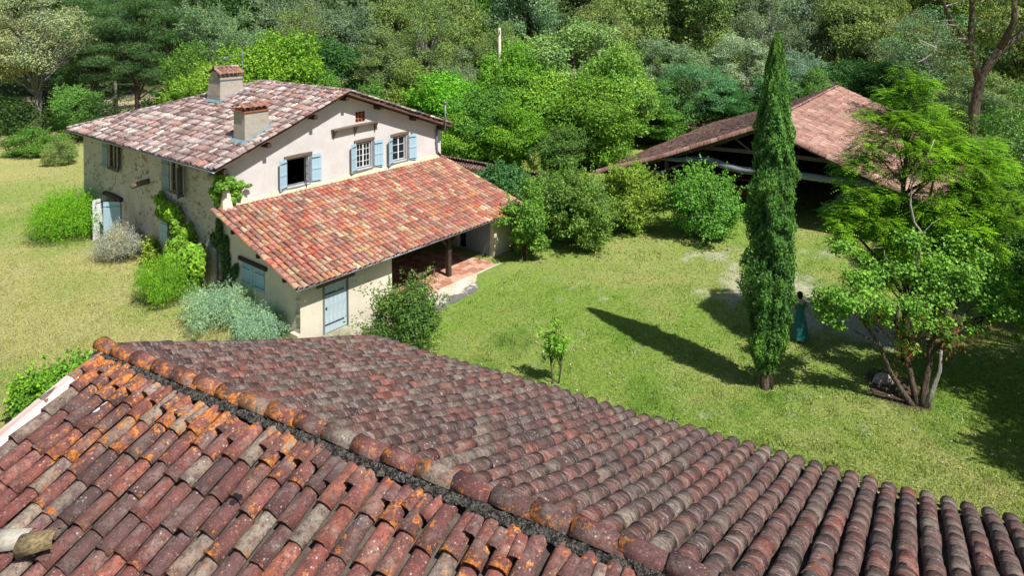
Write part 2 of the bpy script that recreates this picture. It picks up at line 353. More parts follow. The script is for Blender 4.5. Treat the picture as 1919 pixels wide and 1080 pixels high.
# ------------------------------------------------------------------ ground
def gz(x, y):
    x = np.asarray(x, float); y = np.asarray(y, float)
    z = .3*np.exp(-((x+24)**2+(y-38)**2)/128) - .3*np.exp(-((x+5)**2+(y-26)**2)/40) + .15*np.exp(-((x-16)**2+(y-36)**2)/60)
    far = sstep(110, 260, np.hypot(x, y)) * sstep(20, 80, y)
    return z + .1*(fbm(x*.08, y*.08) - .5) + far * (22 + 10*fbm(x*.01, y*.01))
def G(x, y): return float(gz(x, y))
def lawn_col(x, y):
    """real colour of the turf: straw on the dry left side, greener in the middle, bare grit by the barn"""
    x = np.asarray(x, float); y = np.asarray(y, float)
    n = fbm(x*.35, y*.35); n2 = fbm(x*1.6+9, y*1.6, 5); n3 = fbm(x*.12+40, y*.12, 3)
    straw = np.array([.40, .38, .155]); green = np.array([.215, .32, .06]); deep = np.array([.10, .22, .025])
    g = sstep(-11, -3, x) * .56 + .30
    g = g + (n - .5) * 1.3 + (n3 - .5) * .8
    g = g + .25*np.exp(-((x-1)**2/40 + (y-28)**2/14)) - .4*np.exp(-((x-2.5)**2/30 + (y-34.5)**2/10)) - .25*np.exp(-((x-8)**2/14 + (y-18.5)**2/4))
    g = np.clip(g + (n2 - .5) * .7, 0, 1)[..., None]
    c = straw*(1-g) + green*g
    d = sstep(.55, .75, fbm(x*.5+3, y*.5+8))[..., None] * sstep(-8, 0, x)[..., None]
    c = c*(1-.55*d) + deep*.55*d
    bare = np.exp(-(((x-10.9)**2)/5 + ((y-30.0)**2)/6)) + .95*np.exp(-(((x-13)**2)/4 + ((y-26.6)**2)/2.4)) + .42*np.exp(-(((x-10.5)**2)/20 + ((y-34.2)**2)/1.5))
    b = sstep(.25, .85, bare + (n2-.5)*1.5)[..., None]*.85
    c = c*(1-b) + np.array([.52, .48, .39])*b
    soil = sstep(.45, .6, np.exp(-(((x-12.0)**2)/1.2 + ((y-22.3)**2)/2.0)) + (n2-.5)*.4)[..., None]
    c = c*(1-soil) + np.array([.15, .11, .08])*soil
    f = sstep(62, 80, y)[..., None]
    c = c*(1-f) + f*(np.array([.40, .33, .22])*(.75+.5*n[..., None]))
    w = sstep(105, 125, np.hypot(x, y))[..., None]*sstep(20, 80, y)[..., None]
    c = c*(1-w) + np.array([.06, .09, .03])*(.5+n[..., None])*w
    return np.concatenate([c, np.ones_like(c[..., :1])], -1), b[..., 0]
def make_ground():
    xs = np.concatenate([np.linspace(-600, -70, 24), np.arange(-66, -32, 2.), np.arange(-32, 26, .3), np.arange(26, 66, 2.), np.linspace(70, 600, 24)])
    ys = np.concatenate([np.linspace(-500, -12, 12), np.arange(-8, 12, 2.), np.arange(12, 50, .3), np.arange(50, 110, 2.5), np.linspace(112, 700, 30)])
    X, Y = np.meshgrid(xs, ys); Z = gz(X, Y); nx = len(xs); ny = len(ys)
    V = np.stack([X, Y, Z], -1).reshape(-1, 3); i = np.arange(nx*ny).reshape(ny, nx)
    F = np.stack([i[:-1, :-1], i[:-1, 1:], i[1:, 1:], i[1:, :-1]], -1).reshape(-1, 4)
    c, _ = lawn_col(X, Y)
    t = NT('lawn_ground'); a = t.n('ShaderNodeAttribute', attribute_name='turf').outputs['Color']; p = t.pos()
    n = t.noise(7, 8, p, .75); n2 = t.noise(42, 4, p, .7)
    col = t.mix(1, a, t.ramp(n, [(.32, (.6, .66, .6)), (.5, (1, 1, 1)), (.68, (1.4, 1.32, 1.2))]), 'MULTIPLY')
    col = t.mix(1, col, t.ramp(n2, [(.3, (.5, .55, .45)), (.5, (1, 1, 1)), (.7, (1.5, 1.45, 1.4))]), 'MULTIPLY')
    mat = t.fin(col, .95, t.math('ADD', n2, n), .06, .1)
    me = fast_mesh('ground', V, F, [mat], smooth=True, cattr={'turf': c.reshape(-1, 4)})
    tag(link('ground', me), kind='structure')
make_ground()
def in_house(x, y):
    dx, dy = x + 12.265, y - 29.698; c, s = math.cos(R(50.302)), math.sin(R(50.302))
    u = dx*c + dy*s; v = -dx*s + dy*c
    return (u > -.05) & (u < 13) & (v > -7.75) & (v < 15.6) & ~((u < 3.4) & (v < -5.8))
def make_grass():
    n = 420000
    # denser near the camera, evenly spread on the picture
    d = 1/(rng.random(n)*(1/13.5-1/58)+1/58); px = rng.random(n)*2100-90; x = (px-960)/F_PX*d; y = d
    ok = ~in_house(x, y); x, y = x[ok], y[ok]; c, b = lawn_col(x, y); ok = rng.random(len(x)) > b*.9
    x, y, c = x[ok], y[ok], c[ok]; n = len(x); z = gz(x, y)
    h = (.022 + .05*rng.random(n)*(.6+fbm(x*.8, y*.8)))*(1+1.0*sstep(.56, .72, fbm(x*1.9+5, y*1.9+60, 3))); w = (.010+.012*rng.random(n))*(y/25)**.8; a = rng.random(n)*2*math.pi; l = (rng.random((n, 2))-.5)*.10
    P = np.stack([x, y, z], -1); A = np.stack([np.cos(a)*w, np.sin(a)*w, 0*a], -1); T = np.stack([l[:, 0], l[:, 1], h], -1)
    V = np.stack([P-A, P+A, P+T], 1).reshape(-1, 3); F = np.arange(3*n).reshape(-1, 3)
    c[:, :3] *= (.65 + .8*rng.random((n, 1)))*np.array([1, 1.03, .9])
    t = NT('grass_blade'); col = t.n('ShaderNodeAttribute', attribute_name='turf').outputs['Color']
    d_ = t.n('ShaderNodeBsdfDiffuse', {'Color': col}); tr = t.n('ShaderNodeBsdfTranslucent', {'Color': col}); mx = t.n('ShaderNodeMixShader', {0: .35})
    t.t.links.new(d_.outputs[0], mx.inputs[1]); t.t.links.new(tr.outputs[0], mx.inputs[2]); t.t.links.new(mx.outputs[0], t.out.inputs[0])
    me = fast_mesh('grass', V, F, [t.m], cattr={'turf': np.repeat(c, 3, 0)})
    tag(link('grass', me), 'short dry and green lawn grass around the farmhouse', 'grass', kind='stuff')
    # fallen leaves
    n = 2600; d = 1/(rng.random(n)*(1/14-1/50)+1/50); x = (rng.random(n)*1900-940)/F_PX*d; y = d; ok = ~in_house(x, y); x, y = x[ok], y[ok]; n = len(x)
    a = rng.random(n)*6.28; s = .02+.025*rng.random(n); P = np.stack([x, y, gz(x, y)+.05], -1)
    A = np.stack([np.cos(a)*s, np.sin(a)*s, .3*s], -1); B = np.stack([-np.sin(a)*s, np.cos(a)*s, 0*s], -1)*.6
    V = np.stack([P-A, P+B, P+A, P-B], 1).reshape(-1, 3)
    t = NT('dry_leaf'); r = t.n('ShaderNodeAttribute', attribute_name='rnd').outputs['Fac']
    m = t.fin(t.ramp(r, [(0, (.5, .45, .36)), (.4, (.3, .2, .1)), (.7, (.6, .57, .5)), (1, (.42, .3, .12))]), .8)
    tag(link('fallen_leaves', fast_mesh('fallen_leaves', V, np.arange(4*n).reshape(-1, 4), [m], {'rnd': rng.random(n)})), 'pale dry leaves strewn over the lawn', 'leaves', kind='stuff')
make_grass()

# ------------------------------------------------------------------ roof tiles
def canal_tile(L, w0, w1, hgt, th, seg=8, warp=0, seed=0, lip=.026):
    """half-round cover tile; y runs up the slope (narrow end at the top), z away from the roof"""
    r = random.Random(seed); V = []; F = []; rows = 3
    for j in range(rows):
        t = j/(rows-1); w = w1+(w0-w1)*t
        for i in range(seg+1):
            a = math.pi*i/seg; x = -math.cos(a)*w/2; z = math.sin(a)**.8*hgt*(w/w1)
            V.append((x + warp*math.sin(t*3), -L/2+L*t + (.006*r.uniform(-1, 1) if j == 0 else 0), z + (1-t)*lip + .002*r.uniform(-1, 1)))
    for j in range(rows-1):
        for i in range(seg): b = j*(seg+1)+i; F.append((b, b+seg+1, b+seg+2, b+1))
    b = len(V)                                     # rim of the lower end
    for i in range(seg+1):
        a = math.pi*i/seg; x = -math.cos(a)*(w1/2-th); z = max(math.sin(a)**.8*hgt-th, -.01)+lip
        V.append((x, -L/2+.002, z)); V.append((x, -L/2+.10, z))
    for i in range(seg):
        F.append((i, i+1, b+2*i+2, b+2*i)); F.append((b+2*i, b+2*i+2, b+2*i+3, b+2*i+1))
    return np.array(V, np.float32), np.array(F, np.int32)
def flat_tile(L, w, th, seed=0):
    V = []; F = []; prof = [(-w/2, .045), (-w/2+.05, .06), (-w/2+.1, .035), (0, .02), (w/2-.03, .02), (w/2, .05)]
    for j, y in enumerate((-L/2, L/2)):
        for x, z in prof: V.append((x, y, z+(.025 if j == 0 else 0)))
    n = len(prof)
    for i in range(n-1): F.append((i, i+1, i+1+n, i+n))
    for x, z in prof: V.append((x, -L/2, z-.02))
    for i in range(n-1): F.append((i, 2*n+i, 2*n+i+1, i+1))
    return np.array(V, np.float32), np.array(F, np.int32)
def inside(poly, x, y):
    c = False; n = len(poly); j = n-1
    for i in range(n):
        xi, yi = poly[i]; xj, yj = poly[j]
        if (yi > y) != (yj > y) and x < (xj-xi)*(y-yi)/(yj-yi)+xi: c = not c
        j = i
    return c
class Tiles:
    """collects tiles of several slopes of one thing: the 300 that show largest become objects, the rest one part"""
    def __init__(s, variants, smooth=True): s.items = []; s.var = variants; s.smooth = smooth
    def slope(s, origin, across, upv, poly, pitch, expo, key, jit=1.0, lift=0.0, bow=None, skip=None):
        o = Vector(origin); a = Vector(across).normalized(); u = Vector(upv).normalized(); n = a.cross(u).normalized()
        xs = [p[0] for p in poly]; ys = [p[1] for p in poly]; c0 = min(xs); k = 0
        while c0 + pitch*(k+.5) < max(xs):
            x = c0+pitch*(k+.5); ph = random.uniform(-.04, .04)*jit; wob = random.uniform(-.006, .006)*jit; j = 0
            while min(ys)+expo*(j+.5) < max(ys):
                y = min(ys)+expo*(j+.5); j += 1
                if not inside(poly, x, y) or (skip and skip(x, y)): continue
                yy = y+ph+random.uniform(-.012, .012)*jit
                p = o+a*(x+wob+random.uniform(-.006, .006)*jit)+u*yy+n*(lift+random.uniform(0, .008)*jit)
                if bow: p = p+Vector((0, 0, bow(x, y)))
                m = Matrix((a, u, n)).transposed().to_4x4()
                m = m @ Euler((random.uniform(-.015, .015)*jit, random.uniform(-.05, .05)*jit, random.uniform(-.03, .03)*jit)).to_matrix().to_4x4()
                if random.random() < .06*jit: m = m @ Euler((random.uniform(-.02, .06), random.uniform(-.1, .1), random.uniform(-.10, .10))).to_matrix().to_4x4(); p = p-u*random.uniform(-.05, .07)
                m.translation = p; s.items.append((m, random.randrange(len(s.var)), key, random.random()))
            k += 1
    def add(s, m, key, vi=0): s.items.append((m, vi, key, random.random()))
    def build(s, parent, wm, maxn=290, name='tile'):
        def score(it):
            p = wm @ it[0].translation; x, y, d = project(p)
            if d <= .5: return 1e9
            return d + (1000 if not (-30 < x < 1949 and -30 < y < 1110) else 0)
        s.items.sort(key=score); cache = {}
        for m, vi, key, r in s.items[:maxn]:
            if (vi, key) not in cache:
                v, f = s.var[vi]; cache[vi, key] = fast_mesh(name, v, f, [M[key, 1]], smooth=s.smooth)
            o = link(name, cache[vi, key], parent); o.matrix_local = m
        rest = s.items[maxn:]; by = {}
        for it in rest: by.setdefault(it[2], []).append(it)
        mats = [M[k, 0] for k in by]
        VV = []; FF = []; RR = []; MI = []; b = 0
        for mi, (k, its) in enumerate(by.items()):
            for m, vi, key, r in its:
                v, f = s.var[vi]; a = np.array(m, np.float32); VV.append(v@a[:3, :3].T+a[:3, 3]); FF.append(f+b); b += len(v)
                RR.append(np.full(len(f), r)); MI.append(np.full(len(f), mi))
        if VV:
            me = fast_mesh('tile_field', np.concatenate(VV), np.concatenate(FF), mats, {'rnd': np.concatenate(RR)}, smooth=s.smooth)
            me.polygons.foreach_set('material_index', np.concatenate(MI).astype(np.int32))
            tag(link('tile_field', me, parent), kind='stuff')
def eave_ends(T, origin, across, upv, x0, x1, pitch, key, vi, out=.03):
    o = Vector(origin); a = Vector(across).normalized(); u = Vector(upv).normalized(); n = a.cross(u).normalized(); x = x0+pitch
    while x < x1-pitch*.4:
        m = Matrix((a, u, n)).transposed().to_4x4(); m.translation = o+a*(x+random.uniform(-.006, .006))+u*(-out+random.uniform(-.015, .015)+.1)+n*.045; T.items.append((m, vi+random.randrange(2), key, random.random())); x += pitch
def trough_bed(name, origin, across, upv, poly, pitch, mat, parent, depth=.05, down=.10, under=True, bow=None):
    """the row of channel tiles under the covers: a corrugated sheet with thickness"""
    o = Vector(origin); a = Vector(across).normalized(); u = Vector(upv).normalized(); n = a.cross(u).normalized()
    ys = [p[1] for p in poly]; xs = [p[0] for p in poly]; mb = MB()
    def span(x):
        hit = []
        for i in range(len(poly)):
            (x0, y0), (x1, y1) = poly[i], poly[(i+1) % len(poly)]
            if (x0-x)*(x1-x) <= 0 and x0 != x1: hit.append(y0+(y1-y0)*(x-x0)/(x1-x0))
        return (min(hit), max(hit)) if len(hit) >= 2 else None
    K = int((max(xs)-min(xs))/pitch*4); rows = []; Ny = 7
    for k in range(K+1):
        x = min(xs)+(max(xs)-min(xs))*min(max(k/K, 1e-4), 1-1e-4); s = span(x)
        if not s: continue
        z = -depth*.5*(1-math.cos(2*math.pi*(x-min(xs))/pitch+math.pi)) if depth else 0
        row = []
        for j in range(Ny):
            y = s[0]+(s[1]-s[0])*j/(Ny-1); p = o+a*x+u*y
            if bow: p = p+Vector((0, 0, bow(x, y)))
            row.append((p+n*z, p-n*down))
        rows.append(row)
    for r0, r1 in zip(rows, rows[1:]):
        for j in range(Ny-1):
            mb.add([r0[j][0], r1[j][0], r1[j+1][0], r0[j+1][0]], [(0, 1, 2, 3)], True)
            mb.add([r0[j][1], r0[j+1][1], r1[j+1][1], r1[j][1]], [(0, 1, 2, 3)])
        mb.poly([r0[0][1], r1[0][1], r1[0][0], r0[0][0]]); mb.poly([r0[-1][0], r1[-1][0], r1[-1][1], r0[-1][1]])
    for row in (rows[0], rows[-1]):
        for j in range(Ny-1): mb.poly([row[j][0], row[j+1][0], row[j+1][1], row[j][1]])
    return mb.build(name, mat, parent)
CT = [canal_tile(.43, .15, .19, .078, .014, 8, random.uniform(-.004, .004), i) for i in range(5)]
RT = [canal_tile(.46, .175, .215, .09, .016, 8, random.uniform(-.008, .008), 20+i) for i in range(3)]
FT = [flat_tile(.47, .385, .02)]
CL = [canal_tile(.51, .165, .20, .085, .016, 8, random.uniform(-.004, .004), 60+i, .03) for i in range(4)]   # longer tiles of the farmhouse
CS = [canal_tile(.50, .172, .185, .085, .014, 8, random.uniform(-.004, .004), 70+i, .012) for i in range(4)]  # worn tiles of the far slope
CI = [(v*np.array([1, 1, -1], np.float32)*np.array([.95, .5, .8], np.float32), f[:, ::-1].copy()) for v, f in CS[:2]]  # channel tile ends at the eaves
def along(p, q, upn=Vector((0, 0, 1))):
    """matrix at p with y from p to q, z up"""
    y = (Vector(q)-Vector(p)).normalized(); x = y.cross(upn).normalized(); z = x.cross(y); m = Matrix((x, y, z)).transposed().to_4x4(); return m
def ridge_line(T, p, q, step, key, vi, lift=0.0, jit=.012):
    p = Vector(p); q = Vector(q); L = (q-p).length; n = int(L/step); m0 = along(p, q)
    for i in range(n):
        m = m0 @ Euler((0, random.uniform(-.05, .05), random.uniform(-.03, .03))).to_matrix().to_4x4()
        m.translation = p.lerp(q, (i+.5)/n)+Vector((random.uniform(-jit, jit), random.uniform(-jit, jit), lift+random.uniform(-.008, .008))); T.add(m, key, vi+random.randrange(3))

# ------------------------------------------------------------------ near building whose roof fills the foreground
NB = empty('outbuilding', 'nearest building, its lichen stained canal tile roof filling the foreground', 'building', (.148, 5.9325, 0), -R(29.282))
wmN = Matrix.Translation((.148, 5.9325, 0)) @ Matrix.Rotation(-R(29.282), 4, 'Z')
def near_building():
    zr, k, run, u0, u1 = 7.89, .39, 5.05, -6.15, 9.0; L = run*math.hypot(1, k); c = 1/math.hypot(1, k)
    mb = MB()
    for s in (-1, 1): mb.span((u0+.25, s*(run-.45)-.2, -.5), (u1-.2, s*(run-.45)+.2, 5.85))
    for x in (u0+.25, u1-.6):
        mb.add([(x, -run+.65, -.5), (x+.4, -run+.65, -.5), (x+.4, run-.65, -.5), (x, run-.65, -.5), (x, -run+.65, 5.9), (x+.4, -run+.65, 5.9), (x+.4, run-.65, 5.9), (x, run-.65, 5.9), (x, 0, 7.6), (x+.4, 0, 7.6)],
               [(0, 4, 8, 7, 3), (1, 2, 6, 9, 5), (0, 1, 5, 4), (3, 7, 6, 2), (4, 5, 9, 8), (7, 8, 9, 6)])
    mb.build('wall', M['cream'], NB)
    sagf = lambda x, y: -.10*math.sin(max(0, min(1, (x+6.2)/12))*math.pi)*max(0, 1-abs(y-L*.5)/L)*.6 + .015*math.sin(x*1.9+y*1.3)
    roof = trough_bed('roof', (0, -run, zr-k*run), (1, 0, 0), (0, c, k*c), [(u0, 0), (u1, 0), (u1, L-.03), (u0, L-.03)], .22, M['bed'], NB, bow=sagf)
    trough_bed('far_slope', (0, run, zr-k*run), (-1, 0, 0), (0, -c, k*c), [(-u1, 0), (-u0, 0), (-u0, L-.03), (-u1, L-.03)], .22, M['bed'], roof, bow=lambda x, y: sagf(-x, y))
    T = Tiles(CT+RT)
    T.var = CT 
    verge = lambda x, y: x < u0+.24 and y < L-.65
    T.slope((0, -run, zr-k*run), (1, 0, 0), (0, c, k*c), [(u0, -.02), (u1, -.02), (u1, L-.05), (u0, L-.05)], .22, .355, 'near', 1.3, .0, sagf, verge)
    T.var = CT+RT+CS+CI; far0 = len(T.items); V_ = T.var; T.var = CS
    T.slope((0, run, zr-k*run), (-1, 0, 0), (0, -c, k*c), [(-u1, -.08), (-u0, -.08), (-u0, L-.05), (-u1, L-.05)], .22, .385, 'nearfar', 1.0, .0, lambda x, y: sagf(-x, y))
    T.items[far0:] = [(m, vi+8, key, r) for m, vi, key, r in T.items[far0:]]
    T.var = V_
    eave_ends(T, (0, run, zr-k*run), (-1, 0, 0), (0, -c, k*c), -u1, -u0, .22, 'nearfar', 12)
    T.var = V_
    ridge_line(T, (u0-.05, .0, zr+.035), (u1, .0, zr+.035), .38, 'near', 5, 0)
    # short tile ends wedged between the columns along the near side of the ridge
    a = Vector((1, 0, 0)); u = Vector((0, c, k*c)); n = a.cross(u); kk = 0
    short = [canal_tile(.17+.03*i, .1, .13, .05, .012, 6, 0, 40+i) for i in range(3)]; T.var = V_+short
    while u0+.22*(kk+1) < 4:
        x = u0+.22*(kk+1)+random.uniform(-.02, .02); kk += 1
        if random.random() < .2: continue
        y = L-random.uniform(.19, .30); m = Matrix((a, u, n)).transposed().to_4x4() @ Euler((random.uniform(-.05, .12), random.uniform(-.2, .2), random.uniform(-.2, .2))).to_matrix().to_4x4()
        m.translation = Vector((0, -run, zr-k*run))+a*x+u*y+n*(.035+random.uniform(0, .015))+Vector((0, 0, sagf(x, y))); T.add(m, 'near', 14+random.randrange(3))
    # a pair of displaced tiles
    for (uu, vv, rz, ti, hh, col, lab, vi) in ((-4.48, -1.79, -1.09, .02, .105, (.55, .50, .42), 'pale cream tile lying loose at the lower left of the foreground roof', 0), (-4.15, -1.72, -1.0, .10, .14, (.36, .27, .13), 'ochre lichened broken tile beside the pale loose tile', 1)):
        y = L-abs(vv)*math.hypot(1, k); m = Matrix((a, u, n)).transposed().to_4x4() @ Euler((ti, .1, rz)).to_matrix().to_4x4()
        m.translation = Vector((0, -run, zr-k*run))+a*uu+u*y+n*hh; v_, f_ = canal_tile(.34, .16, .2, .085, .015, 8, 0, 90+vi)
        o = link('loose_tile', fast_mesh('loose_tile', v_, f_, [plain('loose_tile_%d' % vi, col, .9, .3, 9, .006, col2=(.12, .09, .06) if vi else None)], smooth=True)); o.matrix_world = wmN @ m; tag(o, lab, 'roof tile')
    T.build(roof, wmN, 297)
    # mortar bed under the ridge tiles, crumbly
    V = []; F = []; N = 420; prof = [(-.155, -.03), (-.135, .02), (-.11, .04), (-.07, .05), (.07, .05), (.10, .02), (.13, -.03)]
    for i in range(N+1):
        x = u0+(u1-u0)*i/N
        for q, (y, z) in enumerate(prof): V.append((x, y+random.uniform(-.022, .022)*(q < 4), zr+z+random.uniform(-.018, .018)))
    m_ = len(prof)
    for i in range(N):
        for q in range(m_-1): b = i*m_+q; F.append((b, b+m_, b+m_+1, b+1))
    o = link('ridge_mortar', fast_mesh('ridge_mortar', V, F, [M['mortar']]), roof)
    # pink verge strip
    mb = MB(); pts = []
    for i in range(10):
        t = i/9; v = -.42-t*(run-.5); pts.append((u0+.07, v, zr+k*v+.075))
    for p, q in zip(pts, pts[1:]):
        for w0, w1, za, zb in ((-.13, -.02, -.09, .03), (-.02, .1, .03, .035), (.1, .17, .035, -.03)):
            mb.add([(p[0]+w0, p[1], p[2]+za), (p[0]+w1, p[1], p[2]+zb), (q[0]+w1, q[1], q[2]+zb), (q[0]+w0, q[1], q[2]+za)], [(0, 1, 2, 3)])
    mb.build('verge_strip', M['pinkverge'], roof)
near_building()

# ------------------------------------------------------------------ farmhouse (local axes: x along the gable, y to the back, z up)
HY = R(50.302); HO = Vector((-12.265, 29.698, 0))
FH = empty('farmhouse', 'old farmhouse with pale blue shutters, two chimneys and a red tiled lean-to', 'house', HO, HY)
wmH = Matrix.Translation(HO) @ Matrix.Rotation(HY, 4, 'Z')
def hw(u, v, z): return wmH @ Vector((u, v, z))
def clip_rect(poly, x0, x1, y0, y1):
    def cl(P, f, it):
        out = []
        for i in range(len(P)):
            a, b = P[i], P[(i+1) % len(P)]; fa, fb = f(a), f(b)
            if fa >= 0: out.append(a)
            if fa*fb < 0: t = fa/(fa-fb); out.append((a[0]+(b[0]-a[0])*t, a[1]+(b[1]-a[1])*t))
        return out
    P = poly
    for f in (lambda p: p[0]-x0, lambda p: x1-p[0], lambda p: p[1]-y0, lambda p: y1-p[1]):
        if P: P = cl(P, f, 0)
    return P
def wall(name, origin, adir, outward, poly, holes, th, mat, parent):
    """wall slab with real openings; (a, z) coordinates"""
    o = Vector(origin); a = Vector(adir); n = Vector(outward); z = Vector((0, 0, 1)); mb = MB()
    xs = sorted({p[0] for p in poly} | {h[0] for h in holes} | {h[1] for h in holes}); ys = sorted({min(p[1] for p in poly), max(p[1] for p in poly)} | {h[2] for h in holes} | {h[3] for h in holes})
    P = lambda q, d=0: o+a*q[0]+z*q[1]-n*d
    for x0, x1 in zip(xs, xs[1:]):
        for y0, y1 in zip(ys, ys[1:]):
            cx, cy = (x0+x1)/2, (y0+y1)/2
            if any(h[0] < cx < h[1] and h[2] < cy < h[3] for h in holes): continue
            c = clip_rect(poly, x0, x1, y0, y1)
            if len(c) > 2:
                mb.poly([P(q) for q in c]); mb.poly([P(q, th) for q in c][::-1])
    for h in holes:
        r = [(h[0], h[2]), (h[1], h[2]), (h[1], h[3]), (h[0], h[3])]
        for i in range(4): p, q = r[i], r[(i+1) % 4]; mb.poly([P(p), P(p, th), P(q, th), P(q)])
    for i in range(len(poly)): p, q = poly[i], poly[(i+1) % len(poly)]; mb.poly([P(p), P(q), P(q, th), P(p, th)])
    return mb.build(name, mat, parent)
kL = (8.19-5.63)/6.72; kR = (8.19-5.66)/6.96; kE = (3.87-2.08)/6.14
LT = 12.42
gable = wall('wall', (0, 0, 0), (1, 0, 0), (0, -1, 0), [(0, -.6), (12.85, -.6), (12.85, 5.56), (6.1, 8.0), (0, 5.68)],
     [(3.09, 4.24, 4.08, 5.36), (6.98, 7.96, 4.17, 5.5), (9.32, 10.3, 4.13, 5.46), (6.97, 7.57, 6.52, 7.05)], .35, M['gable'], FH)
left = wall('wall', (0, 0, 0), (0, 1, 0), (-1, 0, 0), [(.002, -.6), (15.2, -.6), (15.2, 5.66), (.002, 5.66)],
     [(10.6, 11.75, 3.95, 5.22), (3.45, 4.62, 3.85, 5.2), (10.2, 11.85, .3, 2.42), (4.15, 5.0, 1.25, 2.35)], .4, M['rubble'], FH)
wall('wall', (0, 15.2, 0), (1, 0, 0), (0, 1, 0), [(.002, -.6), (12.84, -.6), (12.84, 5.55), (.002, 5.55)], [], .35, M['rubble'], FH)
wall('wall', (12.85, 0, 0), (0, 1, 0), (1, 0, 0), [(.002, -.6), (15.19, -.6), (15.19, 5.54), (.002, 5.54)], [], .35, M['gable'], FH)
# lean-to walls
wall('wall', (0, -5.64, 0), (1, 0, 0), (0, -1, 0), [(0, -.6), (4.4, -.6), (4.4, 2.08), (0, 2.08)], [(1.06, 2.12, -.25, 1.57)], .3, M['cream'], FH)
wall('wall', (0, 0, 0), (0, -1, 0), (-1, 0, 0), [(.003, -.6), (5.638, -.6), (5.638, 2.1), (.003, 3.7)], [(1.62, 3.22, 1.08, 1.98)], .3, M['cream'], FH)
wall('wall', (4.4, 0, 0), (0, -1, 0), (1, 0, 0), [(.003, -.6), (5.33, -.6), (5.33, 2.15), (.003, 3.7)], [], .25, M['cream'], FH)
wall('wall', (10.85, 0, 0), (0, -1, 0), (-1, 0, 0), [(.003, -.6), (5.638, -.6), (5.638, 2.1), (.003, 3.7)], [(3.2, 5.45, 0, 1.8)], .25, M['cream'], FH)
wall('wall', (10.85, -5.64, 0), (1, 0, 0), (0, -1, 0), [(.002, -.6), (LT-10.85, -.6), (LT-10.85, 2.08), (.002, 2.08)], [], .3, M['cream'], FH)
wall('wall', (LT, 0, 0), (0, -1, 0), (1, 0, 0), [(.003, -.6), (5.638, -.6), (5.638, 2.1), (.003, 3.7)], [], .25, M['cream'], FH)
# projecting plinth at the front corner and a white pier under the house corner
mb = MB(); mb.box((-.06, -5.45, -.2), (.22, .5, .7)); mb.build('plinth', M['cream'], FH)
mb = MB(); mb.add([(-.12, -.30, 3.7), (.35, -.32, 3.7), (.30, -.05, 3.7), (-.1, -.01, 3.7), (-.02, -.12, 5.0), (.2, -.12, 5.0), (.2, .0, 5.0), (0, .0, 5.0)], [(0, 1, 5, 4), (1, 2, 6, 5), (3, 0, 4, 7), (4, 5, 6, 7)]); mb.build('buttress', M['cream'], FH)
# lime flaunching where the lean-to meets the gable
mb = MB(); N = 60
for i in range(N):
    x0 = .3+12.3*i/N; x1 = .3+12.3*(i+1)/N; h0 = .10+.05*math.sin(i*1.7); 
    mb.add([(x0, -.012, 3.87+.16+.05*math.sin(i*.7)), (x1, -.012, 3.87+.16+.05*math.sin(i*.7+.7)), (x1, -.2, 3.83+.03), (x0, -.2, 3.83+.03)], [(0, 3, 2, 1)])
mb.build('flaunching', plain('ochre_lime', (.52, .42, .24), .95, .3, 5, .01, col2=(.58, .53, .44)), FH)
# rubble stones showing in the left wall
sv = []
for k in range(6):
    r = random.Random(k); n = 9; pts = [(math.cos(i/n*6.283)*(.5+.16*r.uniform(-1, 1)), math.sin(i/n*6.283)*(.5+.16*r.uniform(-1, 1))) for i in range(n)]
    V = [(.0, a, b) for a, b in pts]+[(-.06, a*.75, b*.75) for a, b in pts]; F = [(i, (i+1) % n, n+(i+1) % n, n+i) for i in range(n)]+[tuple(range(n, 2*n))]
    me = bpy.data.meshes.new('stone'); me.from_pydata(V, [], [f[::-1] for f in F]); me.materials.append(M['stone']); sv.append(me)
cnt = 0; holes = [(9.9, 12.6, -1, 2.8), (10, 12.6, 3.7, 5.5), (3.2, 5.5, 3.6, 5.5), (3.9, 5.7, 1, 2.5)]
while cnt < 290:
    v = random.uniform(.15, 15.0); z = random.uniform(.1, 5.3)
    if any(h[0] < v < h[1] and h[2] < z < h[3] for h in holes): continue
    if float(fbm(v*.9, z*1.3)) < .42: continue
    o = link('stone', random.choice(sv), left); s = random.uniform(.09, .27)
    o.location = (-.002, v, z); o.scale = (.22, s*1.25, s*.75); o.rotation_euler = (random.uniform(-.5, .5), 0, 0); cnt += 1

# roofs
roof = trough_bed('roof', (-.62, 0, 5.63), (0, -1, 0), (1/math.hypot(1, kL), 0, kL/math.hypot(1, kL)),
     [(.67, 0), (.67, 6.72*math.hypot(1, kL)), (-7.13, 6.72*math.hypot(1, kL)), (-15.7, 0)], .25, M['bedmain'], FH, .05, .07)
hL = math.hypot(1, kL); hR = math.hypot(1, kR)
bowm = lambda x, y: .04*math.sin(x*.5+1)*math.sin(y*.8)+.012*math.sin(x*3.1+y*2)
trough_bed('right_slope', (13.06, 0, 5.66), (0, 1, 0), (-1/hR, 0, kR/hR), [(-.67, 0), (-.67, 6.96*hR), (7.13, 6.96*hR), (15.7, 0)], .23, M['bedmain'], roof, .04, .12)
kB = (8.19-5.64)/8.57; hB = math.hypot(1, kB)
trough_bed('hip_slope', (0, 15.7, 5.64), (-1, 0, 0), (0, -1/hB, kB/hB), [(.62, 0), (-6.1, 8.57*hB-.02), (-13.06, 0)], .23, M['bedmain'], roof, .04, .12)
T = Tiles(CT+RT); T.var = CL
def chim(x, y):   # leave the chimneys free
    v = -x; u = y/hL-.62
    return (1.3 < u < 2.4 and .33 < v < 1.28) or (3.8 < u < 5.05 and 7.1 < v < 8.4)
